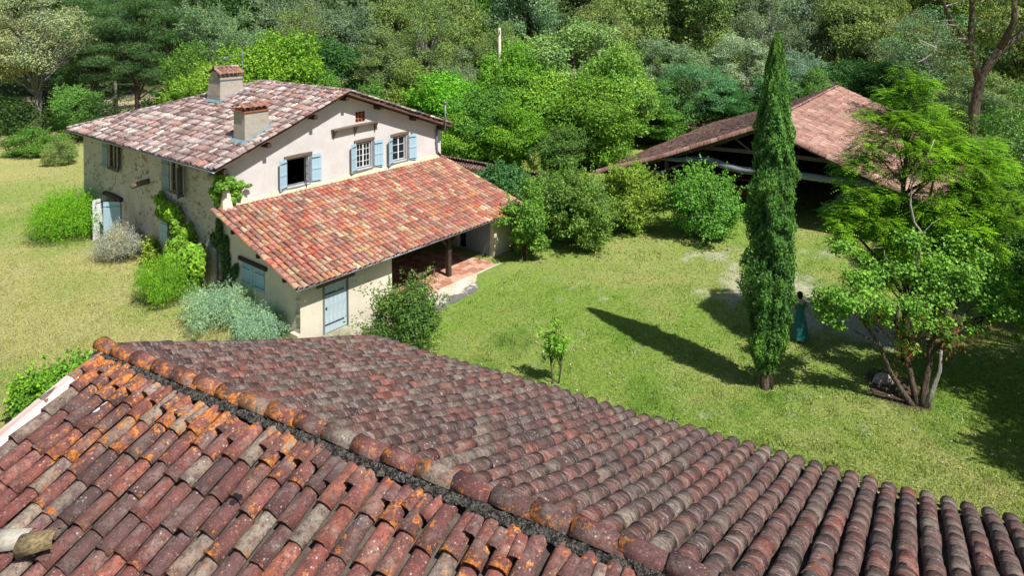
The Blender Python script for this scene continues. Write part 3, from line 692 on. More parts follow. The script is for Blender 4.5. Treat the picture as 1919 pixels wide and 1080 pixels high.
T.slope((-.62, 0, 5.63), (0, -1, 0), (1/hL, 0, kL/hL), [(.67, -.04), (.67, 6.72*hL), (-7.2, 6.72*hL), (-15.7, -.04)], .25, .43, 'main', 1.2, .0, bowm, chim)
T.slope((13.06, 0, 5.66), (0, 1, 0), (-1/hR, 0, kR/hR), [(-.67, -.04), (-.67, 6.96*hR), (7.2, 6.96*hR), (15.7, -.04)], .25, .43, 'main', 1.2, .0)
T.slope((0, 15.7, 5.64), (-1, 0, 0), (0, -1/hB, kB/hB), [(.62, -.04), (-6.1, 8.57*hB), (-13.06, -.04)], .25, .43, 'main', 1.2, .0)
T.var = CL+[RT[0]]+RT+CI
eave_ends(T, (-.62, 0, 5.63), (0, -1, 0), (1/hL, 0, kL/hL), -15.7, .6, .25, 'main', 8)
ridge_line(T, (6.1, -.7, 8.23), (6.1, 7.13, 8.23), .37, 'main', 5)
ridge_line(T, (-.6, 15.65, 5.70), (6.1, 7.13, 8.23), .37, 'main', 5)
ridge_line(T, (13.0, 15.65, 5.70), (6.1, 7.13, 8.23), .37, 'main', 5)
ridge_line(T, (-.62, -.66, 5.70), (6.1, -.66, 8.24), .36, 'main', 5, 0)
ridge_line(T, (13.06, -.66, 5.73), (6.1, -.66, 8.24), .36, 'main', 5, 0)
# lean-to slope: its front tiles are the nearest of the house
hE = math.hypot(1, kE); o_ = .43
leanroof = trough_bed('lean_to_roof', (0, -6.14, 2.06), (1, 0, 0), (0, 1/hE, kE/hE), [(-o_, 0), (LT+o_, 0), (LT+o_, 6.1*hE), (-o_, 6.1*hE)], .24, M['bedlean'], FH, .06, .07)
TL = Tiles(CT+RT); TL.var = CL
TL.slope((0, -6.14, 2.06), (1, 0, 0), (0, 1/hE, kE/hE), [(-o_-.04, -.05), (LT+o_+.04, -.05), (LT+o_+.04, 6.13*hE), (-o_-.04, 6.13*hE)], .24, .425, 'lean', 1.1, .0, lambda x, y: .03*math.sin(x*.55+.6)*math.sin(y*.5))
TL.var = CL+[RT[0]]+RT+CI
eave_ends(TL, (0, -6.14, 2.06), (1, 0, 0), (0, 1/hE, kE/hE), -o_-.04, LT+o_, .24, 'bedend', 8, .05)
ridge_line(TL, (-o_-.03, -6.15, 2.12), (-o_-.03, -.1, 2.12+6.05*kE), .34, 'lean', 5, 0, .006)
TL.build(leanroof, wmH, 297)
T.build(roof, wmH, 297)
# tile channel lips, rafters, fascia
mb = MB()
for i in range(20):
    u = .3+i*(LT-.6)/19; MB().beam((u, -6.05, 2.0), (u, -5.3, 2.0+.75*kE), .07, .09).build('rafter', M['darkwood'], FH)
mb.span((4.15, -5.72, 1.86), (11.1, -5.5, 2.06)); mb.build('porch_beam', M['darkwood'], FH)
for (u, z) in ((1.9, 6.28), (4.3, 7.2), (8.2, 7.2), (10.6, 6.33), (6.1, 7.88), (-.1, 5.5), (12.6, 5.55)): MB().span((u-.09, -.56, z-.13), (u+.09, .0, z+.06)).build('purlin', M['darkwood'], FH)
for (v, z) in ((-1.4, 3.16), (-3.3, 2.6), (-5.1, 2.1)): MB().span((-.36, v-.07, z-.05), (0, v+.07, z+.1)).build('purlin', M['darkwood'], FH)
def gutter(name, p, q, r, parent):
    p = Vector(p); q = Vector(q); d = (q-p).normalized(); s = d.cross(Vector((0, 0, 1))); mb = MB(); n = 8; V = []; 
    for P in (p, q):
        for rr in (r, r-.008):
            for i in range(n+1): a = math.pi*i/n; V.append(P+s*math.cos(a)*rr-Vector((0, 0, 1))*math.sin(a)*rr)
    m = n+1; F = [(i, i+1, 2*m+i+1, 2*m+i) for i in range(n)]+[(m+i, 3*m+i, 3*m+i+1, m+i+1) for i in range(n)]+[(i, m+i, m+i+1, i+1) for i in range(n)]+[(2*m+i, 2*m+i+1, 3*m+i+1, 3*m+i) for i in range(n)]
    F += [(0, 2*m, 3*m, m), (n, m+n, 3*m+n, 2*m+n)]
    mb.add(V, F, True); return mb.build(name, M['zinc'], parent)
g = gutter('gutter', (-.72, -.72, 5.6), (-.72, 15.75, 5.6), .075, FH)
mb = MB(); mb.tube([(-.72, -.35, 5.53), (-.72, -.3, 5.42), (-.1, .28, 5.28), (-.07, .36, 4.6), (-.07, .36, 2.2), (-.07, .36, 0)], .045, 8); mb.build('downpipe', M['zinc'], FH)
gutter('gutter', (-o_-.1, -6.25, 2.07), (LT+o_+.05, -6.25, 2.07), .065, FH)

# chimneys
def chimney(u0, u1, v0, v1, ztop, zb, kind):
    c = empty('chimney', None, None); c.parent = FH; c.location = ((u0+u1)/2, (v0+v1)/2, zb)
    w = (u1-u0)/2; d = (v1-v0)/2; z1 = ztop-zb; V = []; F = []
    prof = [(1.07, -.9), (1.07, .15), (1.02, .5), (.985, .8), (.985, z1)] if kind else [(1.03, -.6), (1.02, 0.2), (1.0, .5), (1.0, z1)]
    mb = MB(); vs = []
    for s, z in prof:
        ee = .03*0; vs += [(-w*s, -d*s, z), (w*s, -d*s, z), (w*s, d*s, z), (-w*s, d*s, z)]
    fs = [(i*4+k, i*4+(k+1) % 4, i*4+4+(k+1) % 4, i*4+4+k) for i in range(len(prof)-1) for k in range(4)]+[tuple(len(prof)*4-4+k for k in range(4))]
    mb.add(vs, fs); stack = mb.build('stack', M['chimney'], c)
    mb = MB()
    if kind: mb.span((-w-.02, -d-.02, z1-.18), (w+.02, d+.02, z1-.13))
    else: mb.span((-w-.06, -d-.06, z1-.015), (w+.06, d+.06, z1+.035))
    mb.build('band', M['brick'] if not kind else M['zinc'], c)
    mb = MB()
    if kind: mb.span((-w*.97, -d*.5, z1), (w*.97, d*.5, z1+.28))
    else:
        for i in range(6): x = -w+.1+i*(2*w-.2)/5; mb.span((x-.05, -d+.03, z1+.035), (x+.05, -d+.14, z1+.14)); mb.span((x-.05, d-.14, z1+.035), (x+.05, d-.03, z1+.14))
        mb.span((-w+.02, -d*.55, z1+.02), (w-.02, d*.55, z1+.16))
    mb.build('brick_support', M['brick'] if not kind else M['chimney'], c)
    mb = MB()
    mb.span((-w*1.06, -d*1.12, -.32 if kind else -.42), (-w*1.03-.25, d*.2, -.38 if kind else -.47))
    fl = MB(); sl = kL
    a0, a1 = -w*1.08-.22, w*1.1
    zf = lambda u: (u)*sl + .5*0
    fl.add([(a0, -d*1.09-.16, a0*sl+.10), (a1, -d*1.09-.16, a1*sl+.10), (a1, -d*1.075, a1*sl+.14), (a0, -d*1.075, a0*sl+.14), (a0, d*1.1, a0*sl+.12), (-w*1.08, d*1.1, -w*1.08*sl+.14), (-w*1.08, -d*1.075, -w*1.08*sl+.15)],
           [(0, 1, 2, 3), (3, 6, 5, 4)]); fl.build('flashing', M['flash'], c)
    nt = 6 if kind else 5; pitch = 2*w*1.12/nt; zh = z1+(.12 if kind else .13)
    for s in (-1, 1):
        for i in range(nt):
            x = -w*1.1+pitch*(i+.5); v, f = CT[i % 5]; 
            key = 'cap%d' % (i % 5)
            if key not in capm: capm[key] = fast_mesh('tile', v, f, [M['main' if kind else 'near2', 1]], smooth=True)
            tl = math.radians(24 if kind else 17); rot = Euler((-tl if s < 0 else tl, 0, 0)).to_matrix()
            y = Vector((0, -s*math.cos(tl), math.sin(tl))); xx = Vector((-s, 0, 0)) if s > 0 else Vector((1, 0, 0)); xx = y.cross(Vector((0, 0, 1))).normalized(); zz = xx.cross(y)
            o = link('tile', capm[key], c); m = Matrix((xx, y, zz)).transposed().to_4x4(); L = d*1.22
            m = m @ Matrix.Diagonal((pitch/.19*1.02, L/.42, 1, 1)); m.translation = (x+random.uniform(-.01, .01), s*L*.5, zh+math.sin(tl)*L*.45+.02); o.matrix_local = m
    for i in range(4):
        v, f = RT[0]
        if 'rid' not in capm: capm['rid'] = fast_mesh('tile', v, f, [M['main', 1]], smooth=True)
        if kind: o = link('tile', capm['rid'], c); m = along((0, 0, 0), (1, 0, 0)); m.translation = (-w+.17+i*(2*w-.3)/3, 0, zh+d*.5+.04); o.matrix_local = m
    return c
capm = {}
M['near2', 1] = tile_mat('chimney_tile', [(.34, .15, .1), (.26, .11, .085), (.4, .2, .15), (.2, .1, .085)], 1, .6, .3, .3)
chimney(1.27, 2.43, .35, 1.28, 7.68, 6.571, 0)
chimney(3.76, 5.03, 7.15, 8.42, 8.62, 7.541, 1)

# ------------------------------------------------------------------ windows, shutters, doors
def shutter(parent, hinge, width, h, ang, z0, mat='blue', planks=3, battens=3, brace=False, name='shutter', side=1):
    """plank shutter; ang = direction (radians, house plan) in which it runs from its hinge; battens on side*normal"""
    s = link(name, None, parent); s.location = (hinge[0], hinge[1], z0); s.rotation_euler = (0, 0, ang)
    for i in range(planks):
        mb = MB(); w = width/planks; mb.span((i*w+.003, -.012, random.uniform(0, .006)), ((i+1)*w-.003, .012, h-random.uniform(0, .006))); mb.build('plank', M[mat], s)
    ys = [.12, h/2, h-.12] if battens == 3 else ([.2, h-.2] if battens == 2 else [.2, .2+(h-.4)/3, .2+(h-.4)*2/3, h-.2])
    for z in ys: MB().span((.02, side*.0125, z-.035), (width-.02, side*.034, z+.035)).build('batten', M[mat], s)
    if brace:
        for z0_, z1_ in zip(ys, ys[1:]): MB().beam((.05, side*.022, z1_-.03), (width-.05, side*.022, z0_+.03), .02, .05).build('brace', M[mat], s)
    for z in ys[:1]+ys[-1:]:
        MB().span((-.02, side*.035, z-.045), (width*.8, side*.042, z-.022)).build('strap_hinge', M['iron'], s)
        MB().span((.0, -side*.014, z-.02), (width*.85, -side*.02, z+.02)).build('strap_hinge', M['iron'], s)
    return s
def casement(parent, x0, x1, z0, z1, cols, rows, y=-.0, open_=False, mat='whitepaint', fr='greywood'):
    """window in the gable (front) wall"""
    w = link('window', None, parent); w.location = (x0, y, z0); Wd = x1-x0; Hh = z1-z0
    mb = MB(); t = .07
    mb.span((0, .06, 0), (t, .16, Hh)).span((Wd-t, .06, 0), (Wd, .16, Hh)).span((t, .062, Hh-t), (Wd-t, .158, Hh)).span((t, .062, 0), (Wd-t, .158, t)); mb.build('frame', M[fr], w)
    return w
def pane_sash(w, x0, x1, z0, z1, cols, rows, y, mat='whitepaint'):
    mb = MB(); b = .035
    mb.span((x0, y, z0), (x0+b, y+.04, z1)).span((x1-b, y, z0), (x1, y+.04, z1)).span((x0+b, y+.001, z0), (x1-b, y+.039, z0+b)).span((x0+b, y+.001, z1-b), (x1-b, y+.039, z1))
    for i in range(1, cols): x = x0+(x1-x0)*i/cols; mb.span((x-.012, y+.004, z0+b), (x+.012, y+.032, z1-b))
    for j in range(1, rows): z = z0+(z1-z0)*j/rows; mb.span((x0+b, y+.006, z-.012), (x1-b, y+.03, z+.012))
    mb.build('sash', M[mat], w)
    for i in range(cols):
        for j in range(rows):
            p = MB(); p.span((x0+(x1-x0)*i/cols+.014, y+.014, z0+(z1-z0)*j/rows+.014), (x0+(x1-x0)*(i+1)/cols-.014, y+.020, z0+(z1-z0)*(j+1)/rows-.014)); p.build('pane', M['glass'], w)
def lintel(p, a, b, h, d, mat='oldwood', front=None):
    mb = MB(); mb.beam(a, b, d, h, random.uniform(.01, .03), 5); return mb.build('lintel', M[mat], FH)
# gable: open window
w1 = casement(FH, 3.09, 4.24, 4.08, 5.36, 1, 1)
s = link('open_sash', None, w1); s.location = (1.07, .1, 0); s.rotation_euler = (0, 0, R(68)+math.pi)
mb = MB(); mb.span((0, 0, .09), (.04, .04, 1.2)).span((.44, 0, .09), (.48, .04, 1.2)).span((.04, .002, .09), (.44, .038, .13)).span((.04, .002, 1.16), (.44, .038, 1.2))
for j in (1, 2): mb.span((.04, .006, .09+j*.37), (.44, .03, .12+j*.37))
mb.build('sash', M['greywood'], s)
w2 = casement(FH, 6.98, 7.96, 4.17, 5.5, 4, 4); pane_sash(w2, .07, .49, .07, 1.26, 2, 4, .07); pane_sash(w2, .49, .91, .07, 1.26, 2, 4, .07)
w3 = casement(FH, 9.32, 10.3, 4.13, 5.46, 2, 3); pane_sash(w3, .07, .49, .07, 1.26, 1, 3, .09); pane_sash(w3, .49, .91, .07, 1.26, 1, 3, .09)
for (a, b, z) in ((2.95, 4.42, 5.43), (6.85, 8.12, 5.57), (9.2, 10.45, 5.53)): lintel(FH, (a, -.015, z), (b, -.015, z+.02), .13, .10)
for (a, b, z) in ((3.0, 4.3, 4.04), (6.9, 8.02, 4.13), (9.25, 10.35, 4.09)):
    mb = MB(); mb.span((a, -.07, z-.05), (b, .05, z+.0)); mb.build('sill', M['greywood'], FH)
for (a, z0, z1) in ((4.27, 4.05, 5.38), (7.99, 4.15, 5.5), (10.33, 4.1, 5.48)): MB().span((a, -.035, z0), (a+.1, .02, z1)).build('window_post', M['greywood'], FH)
shutter(FH, (3.07, -.03), .5, 1.36, R(180+22), 4.02, side=1); shutter(FH, (4.40, -.03), .5, 1.34, R(-4), 4.03, side=-1)
shutter(FH, (6.97, -.03), .47, 1.42, R(180+24), 4.08, side=1); shutter(FH, (8.12, -.03), .5, 1.38, R(-10), 4.08, side=-1)
shutter(FH, (9.31, -.03), .47, 1.4, R(180+28), 4.04, side=1); shutter(FH, (10.46, -.03), .48, 1.38, R(-10), 4.05, side=-1)
# vent of pierced brick
mb = MB(); x0, x1, z0, z1 = 6.97, 7.57, 6.52, 7.05
for i in range(4): x = x0+(x1-x0)*i/3; mb.span((x-.035, .02, z0), (x+.035, .1, z1))
for j in range(4): z = z0+(z1-z0)*j/3; mb.span((x0, .022, z-.03), (x1, .098, z+.03))
mb.build('brick_vent', M['brick'], FH)
mb = MB(); mb.span((x0, .3, z0), (x1, .34, z1)); mb.build('vent_painted_dark', M['dark'], FH)  # dark sheet painting the shade behind the vent holes
# plank shelf on brackets
mb = MB(); mb.beam((5.5, -.16, 6.36), (8.3, -.16, 6.44), .3, .045, .02, 6); sh = mb.build('shelf', M['oldwood'], FH)
for x in (5.65, 6.9, 8.15):
    b = MB(); b.beam((x, -.02, 6.02), (x, -.28, 6.34+(x-5.6)*.03), .05, .05); b.span((x-.025, -.05, 5.92), (x+.025, 0, 6.32)); b.build('bracket', M['oldwood'], sh)
# vent pipe and floodlight
mb = MB(); mb.tube([(12.45, -.78, 5.2), (12.45, -.78, 6.95)], .05, 8); mb.lathe([(.09, 0), (.09, .08), (.02, .12)], (12.45, -.78, 6.92), 8); mb.tube([(12.45, -.10, 5.5), (12.45, -.10, 4.5), (12.5, -.07, 4.2), (12.78, -.05, 3.95)], .05, 8)
for z in (5.3, 4.7): mb.span((12.38, -.12, z), (12.52, 0, z+.05))
mb.build('vent_pipe', M['zinc'], FH)
mb = MB(); mb.span((12.78, -.5, 5.55), (13.02, -.38, 5.72)); mb.span((12.86, -.4, 5.6), (12.92, 0, 5.66)); mb.build('floodlight', M['zinc'], FH)
# left wall openings
def side_window(v0, v1, z0, z1):
    w = link('window', None, FH); mb = MB(); t = .07
    mb.span((.05, v0, z0), (.16, v0+t, z1)).span((.05, v1-t, z0), (.16, v1, z1)).span((.052, v0+t, z1-t), (.158, v1-t, z1)).span((.052, v0+t, z0), (.158, v1-t, z0+t)).span((.055, (v0+v1)/2-.04, z0+t), (.15, (v0+v1)/2+.04, z1-t))
    for j in (1, 2): z = z0+(z1-z0)*j/3; mb.span((.08, v0+t, z-.012), (.12, v1-t, z+.012))
    mb.build('frame', M['oldwood'], w)
    for a, b in ((v0+t, (v0+v1)/2-.04), ((v0+v1)/2+.04, v1-t)):
        for j in range(3):
            zz = z0+(z1-z0)*j/3; p = MB(); p.span((.10, a+.003, zz+.014), (.106, b-.003, zz+(z1-z0)/3-.014)); p.build('pane', M['glass'], w)
side_window(10.6, 11.75, 3.95, 5.22); side_window(3.45, 4.62, 3.85, 5.2)
shutter(FH, (-.03, 11.8), .62, 1.35, R(93), 3.9, 'bluegrey', side=1, battens=2); shutter(FH, (-.04, 10.58), .6, 1.35, R(-112), 3.9, 'bluegrey', side=-1, battens=2)
shutter(FH, (-.03, 4.75), .72, 1.42, R(92), 3.78, 'bluegrey', side=1, battens=3); shutter(FH, (-.04, 3.42), .55, 1.4, R(-140), 3.78, 'greywood', side=-1, battens=2)
shutter(FH, (-.03, 4.98), .74, 1.1, R(92), 1.25, 'blue', side=1, battens=3, brace=True); shutter(FH, (-.05, 4.12), .6, 1.08, R(-95), 1.25, 'blue', side=-1)
side_window(4.15, 5.0, 1.25, 2.35)
MB().span((-.05, 10.45, 3.86), (.1, 11.85, 3.94)).build('sill', M['oldwood'], FH); MB().span((-.05, 3.35, 3.76), (.1, 4.7, 3.84)).build('sill', M['oldwood'], FH)
mb = MB(); mb.beam((-.06, 9.95, 2.52), (-.06, 12.15, 2.56), .22, .17, .04, 6); mb.build('lintel', M['darkwood'], FH)
shutter(FH, (-.03, 11.83), .86, 2.1, R(196), .3, 'whitepaint', 5, 4, True, 'door_leaf', -1)
shutter(FH, (-.03, 10.22), .86, 2.1, R(133), .3, 'blue', 5, 2, False, 'door_leaf', 1)
mb = MB(); mb.span((.3, 10.1, .2), (.38, 11.95, 2.5)); mb.build('door_painted_dark', M['dark'], FH)  # near-black sheet, stands in for the shade inside the open doorway
# projecting log end
mb = MB(); mb.tube([(.2, 6.95, 3.95), (-.35, 6.97, 3.9), (-.78, 7.0, 3.8)], [.14, .14, .11], 9); mb.build('log_stub', M['oldwood'], FH)
# hand rail at the far corner
mb = MB(); mb.tube([(.0, 15.6, .2), (.0, 15.6, 1.9)], .03, 6); mb.tube([(.6, 15.6, .2), (.6, 15.6, 1.9)], .03, 6); mb.tube([(0, 15.6, 1.9), (.6, 15.6, 1.9)], .03, 6); mb.tube([(0, 15.6, 1.2), (.6, 15.6, 1.2)], .025, 6); mb.build('hand_rail', M['rustred'], FH)
# lean-to side window with closed shutters
shutter(FH, (-.02, -1.6), .81, .95, R(-90), 1.06, 'blue', 4, 2, side=-1); shutter(FH, (-.02, -3.24), .81, .95, R(90), 1.06, 'blue', 4, 2, side=1)
mb = MB(); mb.beam((-.03, -1.4, 2.09), (-.03, -3.45, 2.06), .12, .15, 0, 4); mb.build('lintel', M['darkwood'], FH)
# store door
d = link('store_door', None, FH); d.location = (1.08, -5.62, -.22)
for i in range(5):
    mb = MB(); mb.span((i*.204+.003, 0, 0), ((i+1)*.204-.003, .04, 1.78)); mb.build('plank', M['doorblue'], d)
MB().span((-.02, -.014, .28), (.9, -.002, .33)).build('strap_hinge', M['iron'], d); MB().span((-.02, -.014, 1.45), (.9, -.002, 1.5)).build('strap_hinge', M['iron'], d)
MB().span((.02, -.03, .93), (.1, -.002, .96)).tube([(.09, -.015, .88), (.09, -.015, .99)], .02, 6).build('latch', M['iron'], d)
MB().span((.98, -5.66, -.25), (1.06, -5.6, 1.6)).build('door_jamb', M['greywood'], FH); MB().span((2.12, -5.66, -.25), (2.17, -5.6, 1.6)).build('door_jamb', M['greywood'], FH)
mb = MB(); mb.span((.7, -5.66, 1.6), (2.5, -5.60, 1.72)); mb.build('lintel', M['oldwood'], FH)
# porch: post, braces, plank door, floor
mb = MB(); mb.span((7.67, -5.7, -.05), (7.87, -5.5, 1.9)); mb.beam((7.2, -5.6, 1.85), (7.67, -5.6, 1.4), .1, .1); mb.beam((8.34, -5.6, 1.85), (7.87, -5.6, 1.4), .1, .1); mb.build('porch_post', M['darkwood'], FH)
pd = link('porch_door', None, FH); pd.location = (10.80, -5.42, .0)
for i in range(8):
    mb = MB(); mb.span((0, i*.2+.004, .03), (.04, (i+1)*.2-.004, 1.85)); mb.build('plank', M['bluegrey'], pd)
mb = MB(); mb.span((-.03, 0, 1.5), (-.0, 1.6, 1.58)); mb.build('batten', M['bluegrey'], pd)
mb = MB(); mb.span((11.05, -5.45, 0), (11.09, -3.2, 1.8)); mb.build('door_painted_dark', M['dark'], FH)  # added sheet, the gloom of the porch opening put into its colour
mb = MB(); mb.span((4.4, -6.34, -.5), (10.85, .0, -.06)); fl = mb.build('porch_floor', M['mortar'], FH)
fv = MB(); fv.span((-.162, -.152, 0), (.162, .152, .03)); fme = [fv.mesh('floor_tile', M['floor', 1])]
nx = 19; cnt = 0; rest = []
for j in range(20):
    for i in range(20):
        u = 4.4+.17+i*.335-(.16 if j % 2 else 0); v = -6.18+j*.315
        if u > 10.8 or u < 4.4+.1: continue
        if j < 14:
            o = link('floor_tile', fme[0], fl); o.location = (u, v, -.055+random.uniform(0, .006))
        else: rest.append((u, v))
mb = MB()
for u, v in rest: mb.span((u-.162, v-.152, -.055), (u+.162, v+.152, -.027))
me = mb.mesh('floor_tile_field', M['floor', 0]); a = me.attributes.new('rnd', 'FLOAT', 'FACE'); a.data.foreach_set('value', np.repeat(rng.random(len(rest)), 6).astype(np.float32)); tag(link('floor_tile_field', me, fl), kind='stuff')
mb = MB(); mb.span((4.4, -6.44, -.5), (11.0, -6.345, -.015)); mb.build('floor_kerb', M['slab'], FH)
# stained concrete apron in front of the porch, a terrace of its own
ap = MB(); n = 40; L0 = 3.9; L1 = 11.0
for i in range(n):
    x0 = L0+(L1-L0)*i/n; x1 = L0+(L1-L0)*(i+1)/n; e0 = -7.62+.04*math.sin(i*1.3)+.03*math.sin(i*3.1); e1 = -7.62+.04*math.sin((i+1)*1.3)+.03*math.sin((i+1)*3.1)
    if i == n-1: e1 = -7.45
    A = [hw(x0, -6.44, -.06), hw(x1, -6.44, -.06), hw(x1, e1, -.1), hw(x0, e0, -.1)]; Bm = [Vector((p.x, p.y, -.5)) for p in A]
    ap.add(A+Bm, [(3, 2, 1, 0), (3, 7, 6, 2)])
    if i == n-1: ap.add([A[1], A[2], Bm[2], Bm[1]], [(0, 1, 2, 3)])
tag(ap.build('path', M['slab']), kind='structure')
# gravelly strip by the store door
xs = np.linspace(.1, 4.4, 30); ys = np.linspace(-6.9, -5.66, 10); mb = MB()
gp = plain('pale_grit', (.46, .42, .34), .95, .5, 3, .02)
for i in range(29):
    for j in range(9):
        if j == 0 and (i*7 % 3) != 0: continue
        q = [hw(xs[i], ys[j], 0), hw(xs[i+1], ys[j], 0), hw(xs[i+1], ys[j+1], 0), hw(xs[i], ys[j+1], 0)]
        mb.poly([(p.x, p.y, G(p.x, p.y)+.012) for p in q])
tag(mb.build('gravel_strip', gp), kind='structure')
# garden lounger under the porch roof
LG = empty('deck_chair', 'folded brown wooden deck chair leaning by the porch post', 'chair', hw(6.6, -4.9, -.03), HY+R(12))
mb = MB()
for s in (-.3, .3): mb.beam((-.5, s, .35), (.9, s, .35), .05, .06); mb.beam((-.5, s, .35), (-1.0, s, .95), .05, .05)
mb.build('frame', M['oldwood'], LG)
for i in range(9):
    mb = MB(); x = -.42+i*.15; mb.span((x-.05, -.28, .385), (x+.05, .28, .405)); mb.build('slat', M['oldwood'], LG)
for i in range(5):
    mb = MB(); t = .12+i*.2; mb.beam((-.5-.5*t, -.28, .40+.6*t), (-.5-.5*t, .28, .40+.6*t), .1, .02); mb.build('slat', M['oldwood'], LG)
for x, y in ((-.4, -.27), (-.4, .27), (.8, -.27), (.8, .27)):
    mb = MB(); mb.span((x-.03, y-.03, 0), (x+.03, y+.03, .33)); mb.build('leg', M['oldwood'], LG)
# television aerial
AE = empty('television_aerial', 'grey television aerial on a mast beside the larger chimney', 'aerial', hw(5.22, 7.5, 7.6), HY)
mb = MB(); mb.tube([(0, 0, 0), (0, 0, 2.35)], .025, 6); mb.build('mast', M['zinc'], AE)
mb = MB(); mb.tube([(-.9, .25, 1.95), (.55, -.3, 2.3)], .018, 5); mb.build('boom', M['zinc'], AE)
mb = MB()
for i in range(8):
    t = i/7; c = Vector((-.35, .05, 2.08)).lerp(Vector((.5, -.28, 2.29)), t); h = Vector((.12, .3, -.0))*(1-.3*t); mb.tube([c-h, c+h], .008, 4)
for k in range(6):
    a = k*1.05; mb.tube([(-.5, .1, 2.05), (-.9, .25+.14*math.cos(a), 1.95+.14*math.sin(a)), (-1.25, .38, 1.87)], .008, 4)
mb.build('director', M['zinc'], AE)

# ------------------------------------------------------------------ garden wall behind the farmhouse
GW = empty('garden_wall', 'low rendered garden wall with a red tile coping, running from the farmhouse to the barn', 'wall', hw(18.5, 0, 0), HY)
mb = MB(); mb.span((-.2, -5.0, -.5), (.2, 9, 1.95)); mb.build('masonry', M['rubble'], GW)
wmG = Matrix.Translation(hw(18.5, 0, 0)) @ Matrix.Rotation(HY, 4, 'Z'); TW = Tiles(CT, True); TW.var = CT
for s in (-1, 1):
    cc = 1/math.hypot(1, .45)
    TW.slope((s*.42, 0, 1.96), (0, -s if s < 0 else -1, 0) if s < 0 else (0, 1, 0), (-s*cc, 0, .45*cc), [(-9, 0), (5, 0), (5, .5), (-9, .5)] if s < 0 else [(-5, 0), (9, 0), (9, .5), (-5, .5)], .22, .3, 'nearfar', 1.5)
TW.var = CT+RT; ridge_line(TW, (0, -5, 2.18), (0, 9, 2.18), .38, 'nearfar', 5)
TW.build(GW, wmG, 200)

# ------------------------------------------------------------------ barn
BY = -R(34.62); BO = Vector((13.549, 38.467, .15)); wmB = Matrix.Translation(BO) @ Matrix.Rotation(BY, 4, 'Z')
BN = empty('barn', 'open fronted timber barn with a large low red tiled roof behind the shrubs', 'barn', BO, BY)
bhw_, bze, brise, blen = 10.17, 1.72, 3.82, 21.8; kb = brise/bhw_; hb = math.hypot(1, kb)
sagb = lambda x, y: -.16*math.sin(max(0, min(1, y/(bhw_*hb)))*math.pi) + .02*math.sin(x*1.3+y)
broof = trough_bed('roof', (bhw_, 0, bze-.05), (0, 1, 0), (-1/hb, 0, kb/hb), [(0, 0), (0, bhw_*hb), (blen, bhw_*hb), (blen, 0)], .38, M['bedlean'], BN, 0, .06, bow=sagb)
trough_bed('left_slope', (-bhw_, 0, bze-.05), (0, -1, 0), (1/hb, 0, kb/hb), [(-blen, 0), (-blen, bhw_*hb), (0, bhw_*hb), (0, 0)], .38, M['bedlean'], broof, 0, .06, bow=sagb)
TB = Tiles(FT, False)
TB.slope((bhw_, 0, bze-.03), (0, 1, 0), (-1/hb, 0, kb/hb), [(0, 0), (0, bhw_*hb), (blen, bhw_*hb), (blen, 0)], .38, .43, 'barn', .8, .0, sagb)
TB.slope((-bhw_, 0, bze-.03), (0, -1, 0), (1/hb, 0, kb/hb), [(-blen, 0), (-blen, bhw_*hb), (0, bhw_*hb), (0, 0)], .38, .43, 'barn', .8, .0, sagb)
TB.var = FT+RT; ridge_line(TB, (0, -.05, bze+brise+.0), (0, blen, bze+brise+.0), .4, 'barn', 1)
# verge tiles folded over the front edge
vt = (np.array([(-.21, -.0, .07), (.21, -.0, .05), (.21, .17, .07), (-.21, .17, .09), (-.21, -.02, -.15), (.21, -.02, -.13)], np.float32), np.array([(0, 1, 2, 3), (4, 5, 1, 0)], np.int32))
TB.var = TB.var+[vt]; n = int(bhw_*hb/.42)
for s in (-1, 1):
    for i in range(n):
        t = (i+.5)/n; p = Vector((s*bhw_*(1-t), -.05, bze+brise*t+.0+sagb(0, t*bhw_*hb)))
        x = Vector((-s/hb, 0, kb/hb)) if s > 0 else Vector((1/hb, 0, kb/hb)); x = Vector((1, 0, -s*kb)).normalized(); y = Vector((0, 1, 0)); z = x.cross(y)
        m = Matrix((x, y, z)).transposed().to_4x4(); m.translation = p+Vector((0, 0, random.uniform(-.01, .012))); TB.add(m, 'barn', 4)
TB.build(broof, wmB, 297)
def bbeam(name, a, b, w, h, sag=0, n=1, mat='barnwood'): m = MB(); m.beam(a, b, w, h, sag, n); return m.build(name, M[mat], BN)
zr_ = lambda u: bze+brise*(1-abs(u)/bhw_)-.16*math.sin((1-abs(u)/bhw_)*math.pi)
for v in (.6, 7.2, 14.2, 21.2):
    for u in (-9.6, -5.75, 5.75, 9.6): 
        m = MB(); m.tube([(u, v, -.5), (u+random.uniform(-.05, .05), v, zr_(u)-.3)], [.17, .14], 8); m.build('post', M['barnwood'], BN)
    for s in (-1, 1):
        bbeam('rafter', (s*9.9, v, zr_(9.9)-.28), (s*.1, v, zr_(0)-.3), .2, .24, -.14, 8)
        bbeam('brace', (s*5.75, v, 2.2), (s*4.2, v, 2.95), .12, .14)
    bbeam('collar', (-4.6, v, 3.75), (4.6, v, 3.75), .18, .2, .1, 6)
    bbeam('king_post', (0, v, 3.2), (0, v, 5.0), .18, .18); bbeam('strut', (-1.7, v, 4.55), (.0, v, 3.3), .1, .1); bbeam('strut', (1.7, v, 4.55), (.0, v, 3.3), .1, .1)
for u in (-8.2, -6.5, -4.1, -1.9, 1.9, 4.1, 6.5, 8.2):
    m = MB(); m.tube([(u, .04, zr_(u)-.22), (u, 21, zr_(u)-.22)], .09, 7); m.build('purlin', M['barnwood'], BN)
